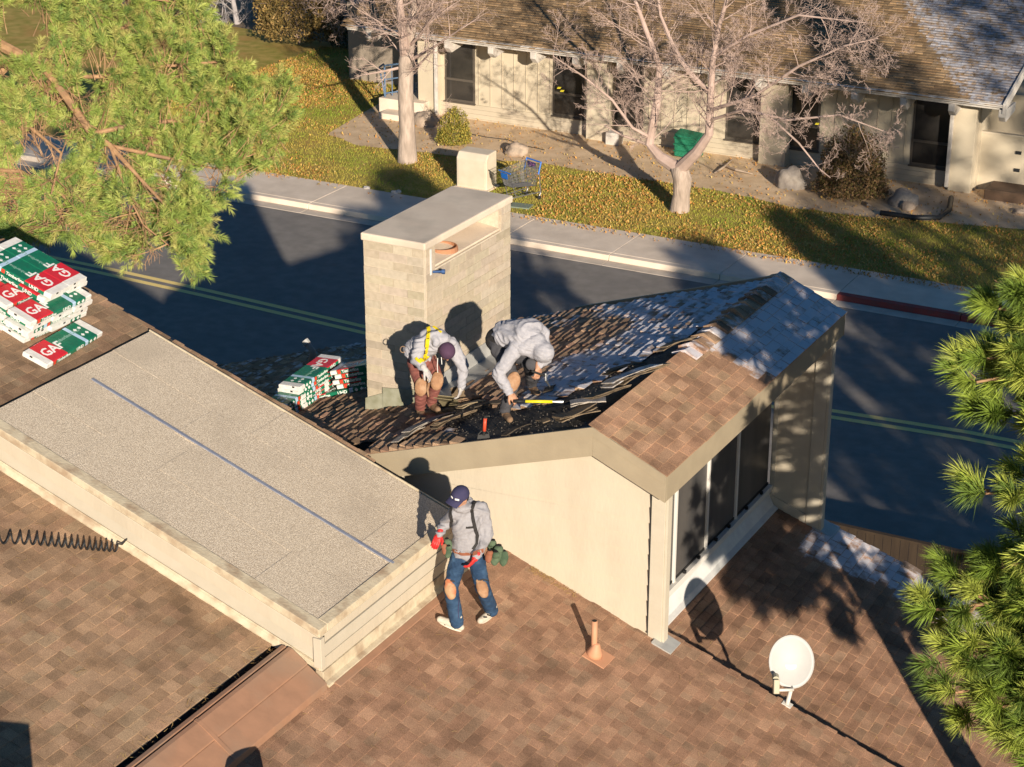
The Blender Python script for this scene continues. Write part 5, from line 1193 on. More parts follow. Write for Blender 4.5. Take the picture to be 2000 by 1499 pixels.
# things below the frame that throw shade into it
P = onp(468, 1462, aM, bM); t_ = 1.5; Q = P+S*t_; zq = zm(Q.x); print('cap vent top', pix(Q))
cvn = thing('roof_vent', 'round metal roof vent just below the picture edge', 'roof vent', (Q.x, Q.y, zq)); MB().tube([(Q.x, Q.y, zq-.05), (Q.x, Q.y, Q.z-.02)], .10, 14).build('pipe', mTerra, cvn); MB().lathe((Q.x, Q.y, Q.z-.28), [(.19, 0), (.20, .02), (.20, .22), (.17, .27), (.05, .28)], 20).build('cap', mTerra, cvn)
P = onp(57, 1412, aM+LP, bM); t_ = 3.2; Q = P+S*t_; print('curb', pix(Q))
MBx = MB().box((Q.x-.62, Q.y-1.1, zm(Q.x, LP)-.4), (Q.x, Q.y, Q.z)); cb = MBx.build('roof_curb', mCream); tag(cb, 'cream box-like roof curb below the lower left picture edge', 'curb')
# debris: pine needles on the shingles and in the gutter
mStraw = mat('dry_needle', (1, 1, 1), .7, attr='tint')
def straw(n_, poly, a, b_, L, parent, name, lab, h=.02, seed=1):
    R = np.random.RandomState(seed); pts = []
    xs_ = [p[0] for p in poly]; ys_ = [p[1] for p in poly]
    while len(pts) < n_:
        x, y = R.uniform(min(xs_), max(xs_)), R.uniform(min(ys_), max(ys_))
        if inpoly(x, y, poly) and R.rand() < .25+.9*max(0, mnoise.noise(V((x*1.3, y*1.3, seed)))+.2): pts.append((x, y))
    pts = np.array(pts); th = R.uniform(0, np.pi, n_); l = R.uniform(.4, 1, n_)*L; z = a+b_*pts[:, 0]+h
    d = np.stack([np.cos(th)*l, np.sin(th)*l, b_*np.cos(th)*l], 1); s_ = np.stack([-np.sin(th), np.cos(th), -b_*np.sin(th)], 1)*.0022
    c = np.stack([pts[:, 0], pts[:, 1], z], 1); bend = s_*R.uniform(-6, 6, (n_, 1))
    vs = np.stack([c-d-s_, c-d+s_, c+bend+s_, c+d, c+bend-s_], 1).reshape(-1, 3)
    pal = np.array([[.55, .38, .16], [.48, .30, .12], [.35, .22, .10]])[R.randint(0, 3, n_)]; cc = np.repeat(np.concatenate([pal, np.ones((n_, 1))], 1), 5, 0)
    o = link(name, npmesh(name, vs, np.arange(n_*5).reshape(-1, 5), mStraw, cc)); tag(o, lab, 'needles', kind='stuff')
straw(520, [(-10.5, 12.6), (-4, 12.6), (-4, 19.3), (-8.3, 19.0), (-10.5, 17)], aM, bM, .05, None, 'dry_needles', 'scattered dry pine needles on the main brown roof slope', seed=2)
straw(420, [(-8.8, 20.6), (-3.5, 20.6), (-3.5, 24.5), (-8.4, 24.0)], aM+M2, bM, .055, None, 'dry_needles', 'scattered dry pine needles on the lower roof before the windows', seed=3)
straw(160, [(-15.5, 11.5), (-11.1, 11.5), (-11.1, 15.1), (-15.5, 15.1)], aM+LP, bM, .05, None, 'dry_needles', 'scattered dry pine needles on the left roof slope', seed=4)
straw(90, [(-11.16, 12.4), (-11.0, 12.4), (-11.0, 15.2), (-11.18, 15.2)], aM+LP, bM, .06, None, 'dry_needles', 'drift of orange pine needles caught against the terracotta joint cover', h=.03, seed=5)
straw(160, [(-9.95, 18.98), (-9.3, 18.98), (-9.3, 19.1), (-9.95, 19.1)], aM, bM, .04, None, 'dry_needles', 'line of orange needles at the foot of the cream side wall', h=.02, seed=6)
# ---------------------------------------------------------------- torn shingles
mTorn = shingle_mat('torn_shingle', 100)
def piece(px, py, L_, W_2, ang, tilt, lift, col, fr, lab, grp='torn shingles around the stripped valley', th=.012, n=1, spread=.02, roll=0):
    c = onp(px, py, aL, bL)+nL*lift
    t = thing('torn_shingle', lab, 'torn shingle', tuple(c), grp)
    for k in range(n):
        u = V((math.cos(ang+k*.07), math.sin(ang+k*.07), 0)); u.z = u.x*bL; u.normalize(); v = nL.cross(u); u.rotate(Matrix.Rotation(tilt, 3, v)); nn = u.cross(v)
        v.rotate(Matrix.Rotation(roll, 3, u)); nn.rotate(Matrix.Rotation(roll, 3, u))
        cc = c+nn*(k*th*1.3)+u*rb_.uniform(-spread, spread)+v*rb_.uniform(-spread, spread)
        m_ = 8; vs = []
        for s_ in (0, 1):
            for i in range(m_+1):
                x = (i/m_-.5)*L_; curl = .05*L_*math.sin(i/m_*3+k)
                for j in (-.5, .5):
                    vs.append(cc+u*x+v*(j*W_2+rb_.uniform(-.012, .012))+nn*(curl+s_*th))
        f = []; H = 2*(m_+1)
        for i in range(m_):
            a_ = 2*i; f += [(a_, a_+1, a_+3, a_+2)[::-1], (H+a_, H+a_+1, H+a_+3, H+a_+2), (a_, a_+2, H+a_+2, H+a_), (a_+1, H+a_+1, H+a_+3, a_+3)]
        f += [(0, H, H+1, 1), (2*m_, 2*m_+1, H+2*m_+1, H+2*m_)]
        b = MB(); b.v = [tuple(x) for x in vs]; b.f = f; b.m = [0]*len(f)
        me = b.mesh('sheet', mTorn, origin=c); a2 = me.color_attributes.new('tint', 'FLOAT_COLOR', 'POINT'); kx = rb_.uniform(.8, 1.2)
        a2.data.foreach_set('color', [col[0]*kx, col[1]*kx, col[2]*kx, fr]*len(me.vertices)); link('sheet', me, t)
cB, cD, cW = (.20, .15, .10), (.10, .08, .06), (.34, .30, .26)
# stepping ties: (pixel x, y, length, width, angle, tilt, lift ...)
piece(880, 803, .42, .26, 1.9, .55, .10, (.26, .22, .13), -.3, 'stiff tan shingle piece held up by the worker in the purple beanie', n=2, roll=.35)
piece(903, 788, .42, .16, 2.2, .75, .12, cB, -.3, 'narrow upright shingle piece behind the one held by the beanie worker')
piece(922, 800, .38, .14, 1.2, .1, .06, (.28, .22, .14), -.2, 'short tan shingle piece between the two bending workers', n=2)
piece(838, 838, .95, .14, 1.42, .05, .05, cW, .2, 'long pale peeled shingle strip below the boot of the beanie worker', n=2)
piece(890, 828, .75, .12, 1.38, .06, .05, cB, .0, 'long brown peeled strip right of the beanie worker\'s boot', n=3)
piece(800, 858, .55, .12, 1.45, .04, .05, cW, .3, 'pale shingle strip nearest the flat roof corner')
piece(1130, 822, .5, .22, .9, .08, .06, cB, .0, 'loose stack of torn brown shingles on the gable peak', n=5)
piece(1155, 806, .42, .2, .5, .12, .12, cW, .25, 'pale torn shingles on top of the stack at the gable peak', n=2)
piece(1188, 783, .7, .2, 1.25, .06, .08, cB, .1, 'brown torn strips lying along the ridge above the gable peak', n=4)
piece(1235, 752, .9, .2, 1.28, .05, .1, cW, .45, 'long frosted torn strip along the middle of the ridge', n=2)
piece(1262, 742, .85, .14, 1.3, .06, .07, cB, .0, 'brown underside of the lifted course below the frosted strip', n=3)
piece(1225, 728, .6, .14, 1.2, .1, .05, cD, -.2, 'dark torn strip on the bare felt beside the frosted strip', n=2)
piece(1330, 680, .7, .12, 1.3, .1, .05, cB, .3, 'thin lifted strip where frosted shingles end near the ridge', n=2)
piece(1085, 800, .35, .12, .4, .05, .03, cD, -.2, 'small dark scrap right of the yellow handled tool')
piece(1060, 828, .3, .1, 2.4, .08, .03, cB, -.2, 'small brown scrap on the bare felt left of the gable peak')
piece(1010, 845, .4, .1, 1.3, .04, .03, cD, .0, 'dark scrap lying near the eave beside the red handled tool')
for px, py, L_, a_ in ((955, 795, .35, .3), (1075, 765, .3, 1.9), (1110, 790, .25, 1.0)): piece(px, py, L_, .12, a_, .06, .03, cD, .1, {955: 'dark scrap between the two crouching workers', 1075: 'scrap just behind the far boot of the hooded worker', 1110: 'scrap left of the stack at the gable peak'}[px])
# loose granules and grit on the bare felt
R = np.random.RandomState(8); gp_ = []
while len(gp_) < 800:
    k = R.randint(len(TORN)); x, y = R.uniform(-12.3, -9.1), R.uniform(18.97, 22.5)
    if inpoly(x, y, TORN): gp_.append((x, y, aL+bL*x+.004))
gp_ = np.array(gp_); s_ = R.uniform(.003, .012, len(gp_)); vs = np.repeat(gp_[:, None], 4, 1); off_ = np.array([[-1, -1, 0], [1, -1, 0], [0, 1, 0], [0, 0, 1.2]]); vs = vs+off_[None]*s_[:, None, None]
fc_ = np.array([(0, 1, 3), (1, 2, 3), (2, 0, 3)]); cc = np.repeat(np.concatenate([R.uniform(.03, .17, (len(gp_), 1))*np.array([[1, .85, .7]]), np.ones((len(gp_), 1))], 1), 4, 0)
tag(link('roofing_grit', npmesh('roofing_grit', vs.reshape(-1, 3), (np.arange(len(gp_))[:, None, None]*4+fc_[None]).reshape(-1, 3), mStraw, cc)), 'loose grit and crumbs on the stripped roof felt', 'grit', kind='stuff')
# ---------------------------------------------------------------- tools
mYelH = mat('yellow_handle', (.70, .60, .02), .4); mRedH = mat('red_handle', (.62, .08, .04), .4); mSteel = mat('steel', (.30, .30, .30), .35, metal=.8)
p = onp(946, 858, aL, bL)+nL*.02
rt_ = thing('shingle_remover', 'red handled shingle remover with black head standing by the eave', 'tool', tuple(p))
h1 = ond(948, 812, p, .0)
MB().tube([p+V((0, 0, .03)), p.lerp(h1, .35)], .016, 8).build('shaft', mDark, rt_); MB().tube([p.lerp(h1, .3), p.lerp(h1, .88)], .021, 10).build('handle', mRedH, rt_, sm=True); MB().tube([p.lerp(h1, .88), h1], .02, 8).build('grip', mDark, rt_)
rx2 = RT.copy(); MB().hexa([p-RT*.08-UP*.02, p+RT*.07-UP*.005, p+RT*.07-UP*.0+FW*.05, p-RT*.08+FW*.05, p-RT*.07+UP*.03, p+RT*.06+UP*.045, p+RT*.06+UP*.045+FW*.02, p-RT*.07+UP*.03+FW*.02]).build('blade', mDark, rt_)
MB().tube([p-RT*.07+UP*.035, p-RT*.03+UP*.075, p+RT*.03+UP*.085, p+RT*.06+UP*.05], .008, 6).build('fulcrum', mDark, rt_)
# ================================================================ PEOPLE
def blob(name, prims, voxel, m, parent=None, sm_it=6, folds=0.0, fscale=14, seed=0, factor=.5, extra=None):
    """tapered capsules and ellipsoids fused into one continuous surface"""
    bm = bmesh.new()
    def sph(c, r, rot=None):
        g_ = bmesh.ops.create_icosphere(bm, subdivisions=3, radius=1)
        Mx = Matrix.Translation(c) @ (rot.to_4x4() if rot is not None else Matrix()) @ Matrix.Diagonal((r[0], r[1], r[2], 1))
        bmesh.ops.transform(bm, matrix=Mx, verts=g_['verts'])
    for P in prims:
        if P[0] == 'c':
            _, p0, r0, p1, r1 = P; p0, p1 = V(p0), V(p1); sph(p0, (r0,)*3); sph(p1, (r1,)*3)
            d = p1-p0
            if d.length > 1e-4:
                g_ = bmesh.ops.create_cone(bm, cap_ends=True, segments=16, radius1=r0, radius2=r1, depth=d.length)
                bmesh.ops.transform(bm, matrix=Matrix.Translation((p0+p1)/2) @ d.to_track_quat('Z', 'Y').to_matrix().to_4x4(), verts=g_['verts'])
        else:
            _, c, r, X_, Z_ = P; sph(V(c), r, frame((0, 0, 0), X_, Z_).to_3x3())
    me = bpy.data.meshes.new('tmp'); bm.to_mesh(me); bm.free()
    o = bpy.data.objects.new('tmp', me); COL.objects.link(o)
    r = o.modifiers.new('r', 'REMESH'); r.mode = 'VOXEL'; r.voxel_size = voxel; r.use_smooth_shade = True
    s = o.modifiers.new('s', 'SMOOTH'); s.iterations = sm_it; s.factor = factor
    dg = bpy.context.evaluated_depsgraph_get(); me2 = bpy.data.meshes.new_from_object(o.evaluated_get(dg)); COL.objects.unlink(o); bpy.data.objects.remove(o)
    me2.name = name; me2.materials.clear(); me2.materials.append(m)
    if folds:
        n = len(me2.vertices); cos = np.empty(n*3); me2.vertices.foreach_get('co', cos); cos = cos.reshape(-1, 3); nr = np.empty(n*3); me2.vertices.foreach_get('normal', nr); nr = nr.reshape(-1, 3)
        dsp = np.empty(n)
        for i in range(n):
            p = V(cos[i]); w1 = mnoise.noise(p*3+V((seed, 0, 0)))
            q = V((p.x*fscale*.6+w1*2, p.y*fscale*.6, p.z*fscale*1.5+w1*3))
            dsp[i] = (1-abs(mnoise.noise(q+V((seed, 3, 1)))*2.2))*folds - folds*.5 + .2*folds*mnoise.noise(p*20)
        cos = cos+nr*dsp[:, None]; me2.vertices.foreach_set('co', cos.ravel())
    smooth(me2)
    wme = me2.copy()
    if parent is not None: me2.transform(Matrix.Translation(-gloc(parent)))
    ob = link(name, me2, parent)
    bv = BVHTree.FromPolygons([v.co.copy() for v in wme.vertices], [tuple(p.vertices) for p in wme.polygons]); bpy.data.meshes.remove(wme)
    return ob, bv
def hitpx(bv, px, py, lift=.004):
    d = ray(px, py).normalized(); h = bv.ray_cast(CAM, d)
    if h[0] is None: return None, None
    n = h[1] if h[1].dot(d) < 0 else -h[1]
    return h[0]+n*lift, n
def strap(name, bv, pts, width, m, parent, lift=.006, step=4):
    P, Nn = [], []
    for (x0, y0), (x1, y1) in zip(pts[:-1], pts[1:]):
        L_ = max(1, int(math.hypot(x1-x0, y1-y0)/step))
        for i in range(L_+(1 if (x1, y1) == pts[-1] else 0)):
            h, n = hitpx(bv, x0+(x1-x0)*i/L_, y0+(y1-y0)*i/L_, lift)
            if h is not None: P.append(h); Nn.append(n)
    if len(P) < 2: return
    b = MB(); vs = []
    for i, (p, n) in enumerate(zip(P, Nn)):
        t = (P[min(i+1, len(P)-1)]-P[max(i-1, 0)]); s_ = t.cross(n).normalized()*width/2
        nn = n.normalized()*.006
        vs += [p-s_-nn*1.6, p+s_-nn*1.6, p+s_+nn*.3, p-s_+nn*.3]
    f = []
    for i in range(len(P)-1):
        a = 4*i; f += [(a+3, a+2, a+6, a+7), (a, a+3, a+7, a+4), (a+2, a+1, a+5, a+6)]
    f += [(0, 1, 2, 3), (4*len(P)-1, 4*len(P)-2, 4*len(P)-3, 4*len(P)-4)]
    b.v = [tuple(v) for v in vs]; b.f = f; b.m = [0]*len(f); b.build(name, m, parent)
def paint_text(name, bv, s, size, m, parent, px, py, dirpx, arc=0):
    """flat print laid on the garment: text outline dropped onto the surface"""
    me = text_mesh(s, size, m, 0).copy(); k = 1/176.
    wd = max(v.co.x for v in me.vertices); ux, uy = dirpx; L_ = math.hypot(ux, uy); ux, uy = ux/L_, uy/L_
    pl = gloc(parent); ok = True
    for v in me.vertices:
        x, y = (v.co.x-wd/2)/k, v.co.y/k; y += -arc*((x/(wd/k/2))**2)
        X_ = px+ux*x+uy*y*1.0*1; Y_ = py+uy*x-ux*y
        h, n = hitpx(bv, X_, Y_, .004)
        if h is None: ok = False; break
        v.co = h-pl
    if ok: link(name, me, parent)
def hand(name, m, parent, wrist, dirv, palm_n, s=1.0, curl=.5, side=1, voxel=.0055):
    """palm, four unequal bent fingers and a thumb that leaves the side of the palm"""
    d = V(dirv).normalized(); n = V(palm_n); n = (n-d*n.dot(d)).normalized(); x = d.cross(n)*side; w0 = V(wrist); k = 1.08*s
    pr = [('c', w0-d*.03*k, .028*k, w0+d*.02*k, .032*k), ('e', w0+d*.05*k, (.052*k, .042*k, .019*k), d, n)]
    for i, (o, L_) in enumerate(((-.030, .068), (-.010, .078), (.011, .073), (.030, .058))):
        p = w0+d*.085*k+x*o*k; a = curl*(.45+.1*i); c1 = p+(d*math.cos(a)+n*math.sin(a))*L_*.45*k
        a2 = a+curl*.9; c2 = c1+(d*math.cos(a2)+n*math.sin(a2))*L_*.33*k; a3 = a2+curl*.7; c3 = c2+(d*math.cos(a3)+n*math.sin(a3))*L_*.25*k
        pr += [('c', p-d*.03*k, .0105*k, c1, .010*k), ('c', c1, .010*k, c2, .009*k), ('c', c2, .009*k, c3, .008*k)]
    t0 = w0+d*.025*k-x*.03*k; t1 = t0-x*.028*k+d*.03*k+n*.012*k; t2 = t1+d*.03*k-x*.006*k+n*.016*k
    pr += [('c', t0, .015*k, t1, .012*k), ('c', t1, .012*k, t2, .010*k)]
    return blob(name, pr, voxel, m, parent, 2, factor=.4)
def foot(parent, ankle, toe, m_up, m_sole, heelback=.07, w=.046, boot=.11, nz=V((0, 0, 1))):
    a, t = V(ankle), V(toe); d = t-a; d = (d-nz*d.dot(nz)).normalized(); low = a-nz*.075; h = low-d*heelback
    tt = low+d*.19
    _o, bvS = blob('shoe', [('c', a+nz*(boot-.06), .052, low+nz*.03, .052), ('c', h+nz*.02, .040, low+nz*.01+d*.06, .046), ('c', low+d*.06+nz*.012, .047, tt, .040), ('c', low+d*.05+nz*.03, .04, tt-d*.05+nz*.012, .034)], .009, m_up, parent, 4, .002, 30)
    x = nz.cross(d)
    ring_ = []
    for i in range(16):
        a_ = 2*math.pi*i/16; ring_.append(low-nz*.034+d*(.06+.150*math.cos(a_))+x*((.043+.006*math.cos(a_))*math.sin(a_)))
    MB().prism(ring_, nz*.022).build('sole', m_sole, parent, bevel=.004)
    return bvS
mSkin = mat('skin', (.42, .22, .14), .55, (.46, .25, .16), 20, .05, 60)
mHood = mat('grey_fleece', (.33, .325, .35), .95, (.28, .275, .30), 30, .3, 140, col3=(.29, .27, .27), scale3=5, amt3=.4)
mHood2 = mat('pale_fleece', (.39, .385, .42), .95, (.33, .33, .37), 30, .3, 140)
mJean = mat('blue_denim', (.015, .04, .09), .85, (.03, .07, .14), 12, .4, 160, col3=(.06, .12, .21), scale3=6, amt3=.5)
mMaroon = mat('dusty_maroon_canvas', (.24, .085, .07), .9, (.19, .065, .055), 10, .3, 90, col3=(.30, .15, .12), scale3=6)
mGrey = mat('dark_grey_canvas', (.075, .075, .085), .9, (.05, .05, .058), 10, .3, 90, col3=(.13, .12, .12), scale3=6)
mPad = mat('worn_tan_leather', (.36, .20, .11), .75, (.27, .145, .08), 12, .5, 30, col3=(.46, .32, .21), scale3=9)
mPadO = mat('scuffed_orange_rubber', (.45, .15, .07), .55, (.40, .25, .14), 7, .3, 30, contrast=(.4, .55))
mNavy = mat('navy_cotton', (.035, .035, .085), .9, (.05, .045, .10), 10, .2, 90); mPurp = mat('plum_knit', (.085, .045, .085), .95, (.07, .035, .07), 20, .4, 120)
mRedG = mat('red_rubber_glove', (.62, .035, .03), .45, (.50, .03, .03), 20, .2, 60); mGlW = mat('dirty_white_glove', (.50, .47, .44), .8, (.36, .34, .36), 18, .2, 60)
mStrap = mat('black_webbing', (.03, .028, .028), .8); mYelS = mat('yellow_webbing', (.72, .56, .01), .6, (.62, .46, .01), 30); mPouch = mat('green_canvas_pouch', (.05, .085, .05), .85, (.10, .14, .085), 10, .3, 60); mLeath = mat('red_brown_leather', (.24, .09, .05), .7)
mShoeW = mat('off_white_shoe', (.60, .54, .45), .7, (.5, .44, .36), 9, .2, 60); mBoot = mat('brown_boot', (.20, .12, .07), .8, (.28, .19, .12), 12, .4, 60); mSole = mat('cream_sole', (.66, .60, .50), .7); mSoleD = mat('dark_sole', (.05, .045, .04), .8)
mHair = mat('black_hair', (.015, .012, .01), .7)
def head(parent, c, face, up, r=.098, cap=None):
    f = V(face).normalized(); u = V(up); u = (u-f*u.dot(f)).normalized(); x = f.cross(u); c = V(c)
    return [('e', c, (r*.98, r*.78, r*1.12), f, u), ('e', c-u*.055+f*.028, (r*.72, r*.6, r*.72), f, u), ('c', c-u*.02+f*.088, .014, c-u*.045+f*.108, .017),
            ('c', c-u*.082+f*.085-x*.014, .012, c-u*.082+f*.085+x*.014, .012), ('e', c-u*.115+f*.068, (.028, .03, .024), f, u),
            ('e', c-x*.078-u*.02, (.022, .012, .032), f, u), ('e', c+x*.078-u*.02, (.022, .012, .032), f, u), ('c', c+f*.083+u*.012-x*.05, .012, c+f*.083+u*.012+x*.05, .012)], f, u, x
# ------------------------------------------------------------ 1: standing man in jeans
fA, fB = onp(881, 1231, aM, bM), onp(949, 1208, aM, bM)
nz = nMu
fA, fB = fA+nz*.012, fB+nz*.012
ref = (fA+fB)/2
def J(px, py, off=0): return ond(px, py, ref, off)
pe = thing('person', 'standing man in navy cap, grey hoodie, jeans and red gloves beside the flat roof', 'person', tuple(ref))
hipA, hipB = J(896, 1090, .03), J(930, 1087, -.03)
knA, knB = J(880, 1149, .13), J(942, 1147, .09)
anA, anB = fA+nz*.11+V((.02, .03, 0)), fB+nz*.11+V((.02, .03, 0))
pel, mid, che, nk = J(913, 1080, 0), J(913, 1052, .02), J(912, 1018, .05), J(906, 992, .09)
shA, shB = J(889, 1003, .10), J(941, 995, -.02)
elA, elB = J(869, 1023, .0), J(951, 1044, -.02); wrA, wrB = J(858, 1043, .12), J(930, 1088, .22)
hc = J(899, 970, .16)
fdir = (-FW*.75 + V((0, 0, -.55)) - RT*.6); upv = V((0, 0, 1))+(-FW)*.5
hp, hf, hu, hx = head(pe, hc, fdir, upv)
body = hp+[('c', hc-hu*.06, .055, nk, .06), ('c', nk, .06, che, .12), ('c', che, .105, pel, .105), ('c', nk, .06, shA, .055), ('c', nk, .06, shB, .055), ('c', shA, .042, elA, .034), ('c', elA, .034, wrA, .027), ('c', shB, .042, elB, .034), ('c', elB, .034, wrB, .027),
           ('c', pel, .12, hipA, .085), ('c', pel, .12, hipB, .085), ('c', hipA, .07, knA, .05), ('c', knA, .05, anA, .036), ('c', hipB, .07, knB, .05), ('c', knB, .05, anB, .036), ('c', anA, .038, anA-nz*.04, .04), ('c', anB, .038, anB-nz*.04, .04)]
blob('body', body, .010, mSkin, pe, 3)
def mixv_(a, b_, t): return V(a).lerp(V(b_), t)
xs3 = (shB-shA).normalized()
hd = [('c', che+xs3*.03, .13, mid+xs3*.01, .125), ('c', che-xs3*.05, .13, mid-xs3*.03, .125), ('c', mid, .15, pel+V((0, 0, .03)), .155), ('c', mid+xs3*.02, .125, pel+xs3*.03+V((0, 0, .04)), .13), ('c', mid-xs3*.04, .13, pel-xs3*.05+V((0, 0, .04)), .13), ('c', nk, .085, shA, .085), ('c', nk, .085, shB, .085), ('c', nk, .095, che, .13),
      ('c', shA, .082, elA, .068), ('c', elA, .066, wrA, .048), ('c', shB, .084, elB, .07), ('c', elB, .07, wrB-(wrB-elB).normalized()*.02, .05), ('c', elB+(-FW)*.01, .06, elB, .07),
      ('e', nk+(-FW)*.03+V((0, 0, .01)), (.12, .10, .055), xs3, V((0, 0, 1))), ('e', nk+FW*.09+V((0, 0, .05)), (.11, .09, .09), xs3, V((0, 0, 1)))]
o, bvH = blob('hoodie', hd, .0105, mHood, pe, 4, .018, 9, 3)
jn = [('c', pel-V((0, 0, .02)), .135, hipA, .10), ('c', pel-V((0, 0, .02)), .135, hipB, .10), ('c', hipA, .10, knA, .086), ('c', knA, .084, anA-nz*.005, .080), ('c', hipB, .10, knB, .086), ('c', knB, .084, anB-nz*.005, .080)]
o, bvJ = blob('jeans', jn, .0105, mJean, pe, 4, .009, 16, 5)
bs = foot(pe, anA, J(851, 1232, .1), mShoeW, mSole, nz=nz); bs2 = foot(pe, anB, J(923, 1213, .15), mShoeW, mSole, nz=nz)
for q_, P_ in ((bs, [(877, 1225), (884, 1230)]), (bs, [(884, 1223), (891, 1230)]), (bs, [(868, 1220), (873, 1224)]), (bs2, [(944, 1206), (951, 1206)]), (bs2, [(951, 1201), (959, 1203)])): strap('shoe_stripe', q_, P_, .016, mDark, pe, .004, 2)
hand('glove', mRedG, pe, wrA, J(851, 1062, .16)-wrA, -FW-RT*.2, 1.08, .45, 1); hand('glove', mRedG, pe, wrB, J(914, 1112, .25)-wrB, RT*-.8+FW*.2, 1.1, .5, -1)
# cap with brim
capc = hc+hu*.028
b = MB(); prof = []
bm = bmesh.new(); bmesh.ops.create_uvsphere(bm, u_segments=24, v_segments=12, radius=1); 
for v in bm.verts:
    v.co.z = max(v.co.z, -.12)
    v.co = V((v.co.x*.116, v.co.y*.098, v.co.z*.108))
me = bpy.data.meshes.new('cap'); bm.to_mesh(me); bm.free(); me.materials.append(mNavy); smooth(me); me.transform(Matrix.Translation(-ref) @ frame(capc, hf, hu)); o = link('cap', me, pe)
vs = []; n_ = 12
for i in range(n_+1):
    a_ = (i/n_-.5)*2.5; e_ = capc+hf*(.098*math.cos(a_))+hx*(.09*math.sin(a_))-hu*.004; t_ = capc+hf*(.10+.085*math.cos(a_*.62))+hx*(.086*math.sin(a_))-hu*(.026+.016*math.cos(a_*1.1)*-1+.012*abs(math.sin(a_)))
    vs += [e_, t_, t_-hu*.006, e_-hu*.006]
f = []
for i in range(n_): a_ = 4*i; f += [(a_, a_+1, a_+5, a_+4)[::-1], (a_+1, a_+2, a_+6, a_+5)[::-1], (a_+2, a_+3, a_+7, a_+6)[::-1]]
b = MB(); b.v = [tuple(v) for v in vs]; b.f = f; b.m = [0]*len(f); b.build('cap_brim', mNavy, pe, sm=True)
for k, (a_, h_) in enumerate(((-.45, .045), (.25, .05))):
    c = capc+(hf*math.cos(a_)*.118+hx*math.sin(a_)*.10)+hu*(.035)
    MB().obox(tuple(c), ((hx*math.cos(a_)-hf*math.sin(a_)), (hf*math.cos(a_)+hx*math.sin(a_)), hu), (.05 if k == 0 else .03, .008, .026)).build('cap_badge', mInkW, pe, bevel=.003)
blob('hair', [('e', hc-hf*.03-hu*.03, (.085, .079, .075), hf, hu)], .009, mHair, pe, 1)
blob('beard', [('c', hc-hu*.105+hf*.06-hx*.03, .018, hc-hu*.108+hf*.06+hx*.03, .018), ('c', hc-hu*.066+hf*.092-hx*.015, .006, hc-hu*.066+hf*.092+hx*.015, .006)], .006, mHair, pe, 1)
# braces, pouches, knee pads
strap('brace', bvH, [(934, 974), (925, 984), (921, 996), (923, 1012), (927, 1030), (932, 1046), (930, 1062), (924, 1074)], .040, mStrap, pe, .008)
strap('brace', bvH, [(884, 988), (880, 1000), (882, 1018), (880, 1034), (882, 1052)], .034, mStrap, pe, .008)
strap('chest_buckle', bvH, [(910, 1031), (924, 1030)], .022, mStrap, pe, .008)
for (px, py, o_, sc_, mm, ang) in ((962, 1070, -.05, .9, mPouch, .1), (973, 1082, .02, 1.0, mPouch, .25), (982, 1090, .0, .85, mPouch, .3), (968, 1092, .12, .85, mPouch, .1), (957, 1087, .14, .7, mLeath, 0), (874, 1065, .1, .75, mPouch, -.2), (867, 1072, .14, .6, mLeath, -.2), (877, 1078, .16, .7, mPouch, -.1)):
    c = J(px, py, o_); dn = V((0, 0, -1))-RT*ang*.4; dn.normalize()
    dx_ = V((rb_.uniform(-.02, .02), rb_.uniform(-.02, .02), 0)); pr_ = [('e', c+dx_, (.11*sc_, .062*sc_, .036*sc_), dn, -FW-RT*.2), ('e', c-dn*.06*sc_, (.05*sc_, .055*sc_, .04*sc_), dn, -FW)]
    o, bvp = blob('tool_pouch', pr_, .01, mm, pe, 2, .004, 20, px)
    MB().tube([c-dn*.108*sc_, c-dn*.114*sc_], .030*sc_, 12).build('pouch_mouth', mDark, pe)
strap('knee_strap', bvJ, [(866, 1136), (876, 1134), (888, 1136)], .016, mStrap, pe, .006); strap('knee_strap', bvJ, [(934, 1134), (944, 1132), (954, 1135)], .016, mStrap, pe, .006); strap('seam', bvJ, [(897, 1150), (896, 1170), (895, 1190), (895, 1208)], .008, mNavy, pe, .003)
strap('hem', bvH, [(884, 1073), (900, 1079), (920, 1081), (940, 1075)], .03, mStrap if False else mHood, pe, .004)
strap('tool_belt', bvH, [(880, 1072), (900, 1082), (925, 1082), (948, 1074)], .045, mLeath, pe, .006)
for kn, dirn, s_ in ((knA, J(876, 1152, .5)-knA, 1.0), (knB, J(938, 1148, .5)-knB, 1.0)):
    dn = dirn.normalized(); sh_ = (anA-knA if kn is knA else anB-knB).normalized(); up_ = -sh_; up_ = (up_-dn*up_.dot(dn)).normalized()
    blob('knee_pad', [('e', kn+dn*.078-up_*.01, (.11, .068, .036), up_, dn), ('e', kn+dn*.072-up_*.08, (.05, .052, .03), up_, dn), ('e', kn+dn*.072+up_*.07, (.05, .05, .028), up_, dn)], .009, mPadO if kn is knA else mPad, pe, 3, .003, 20, 8)
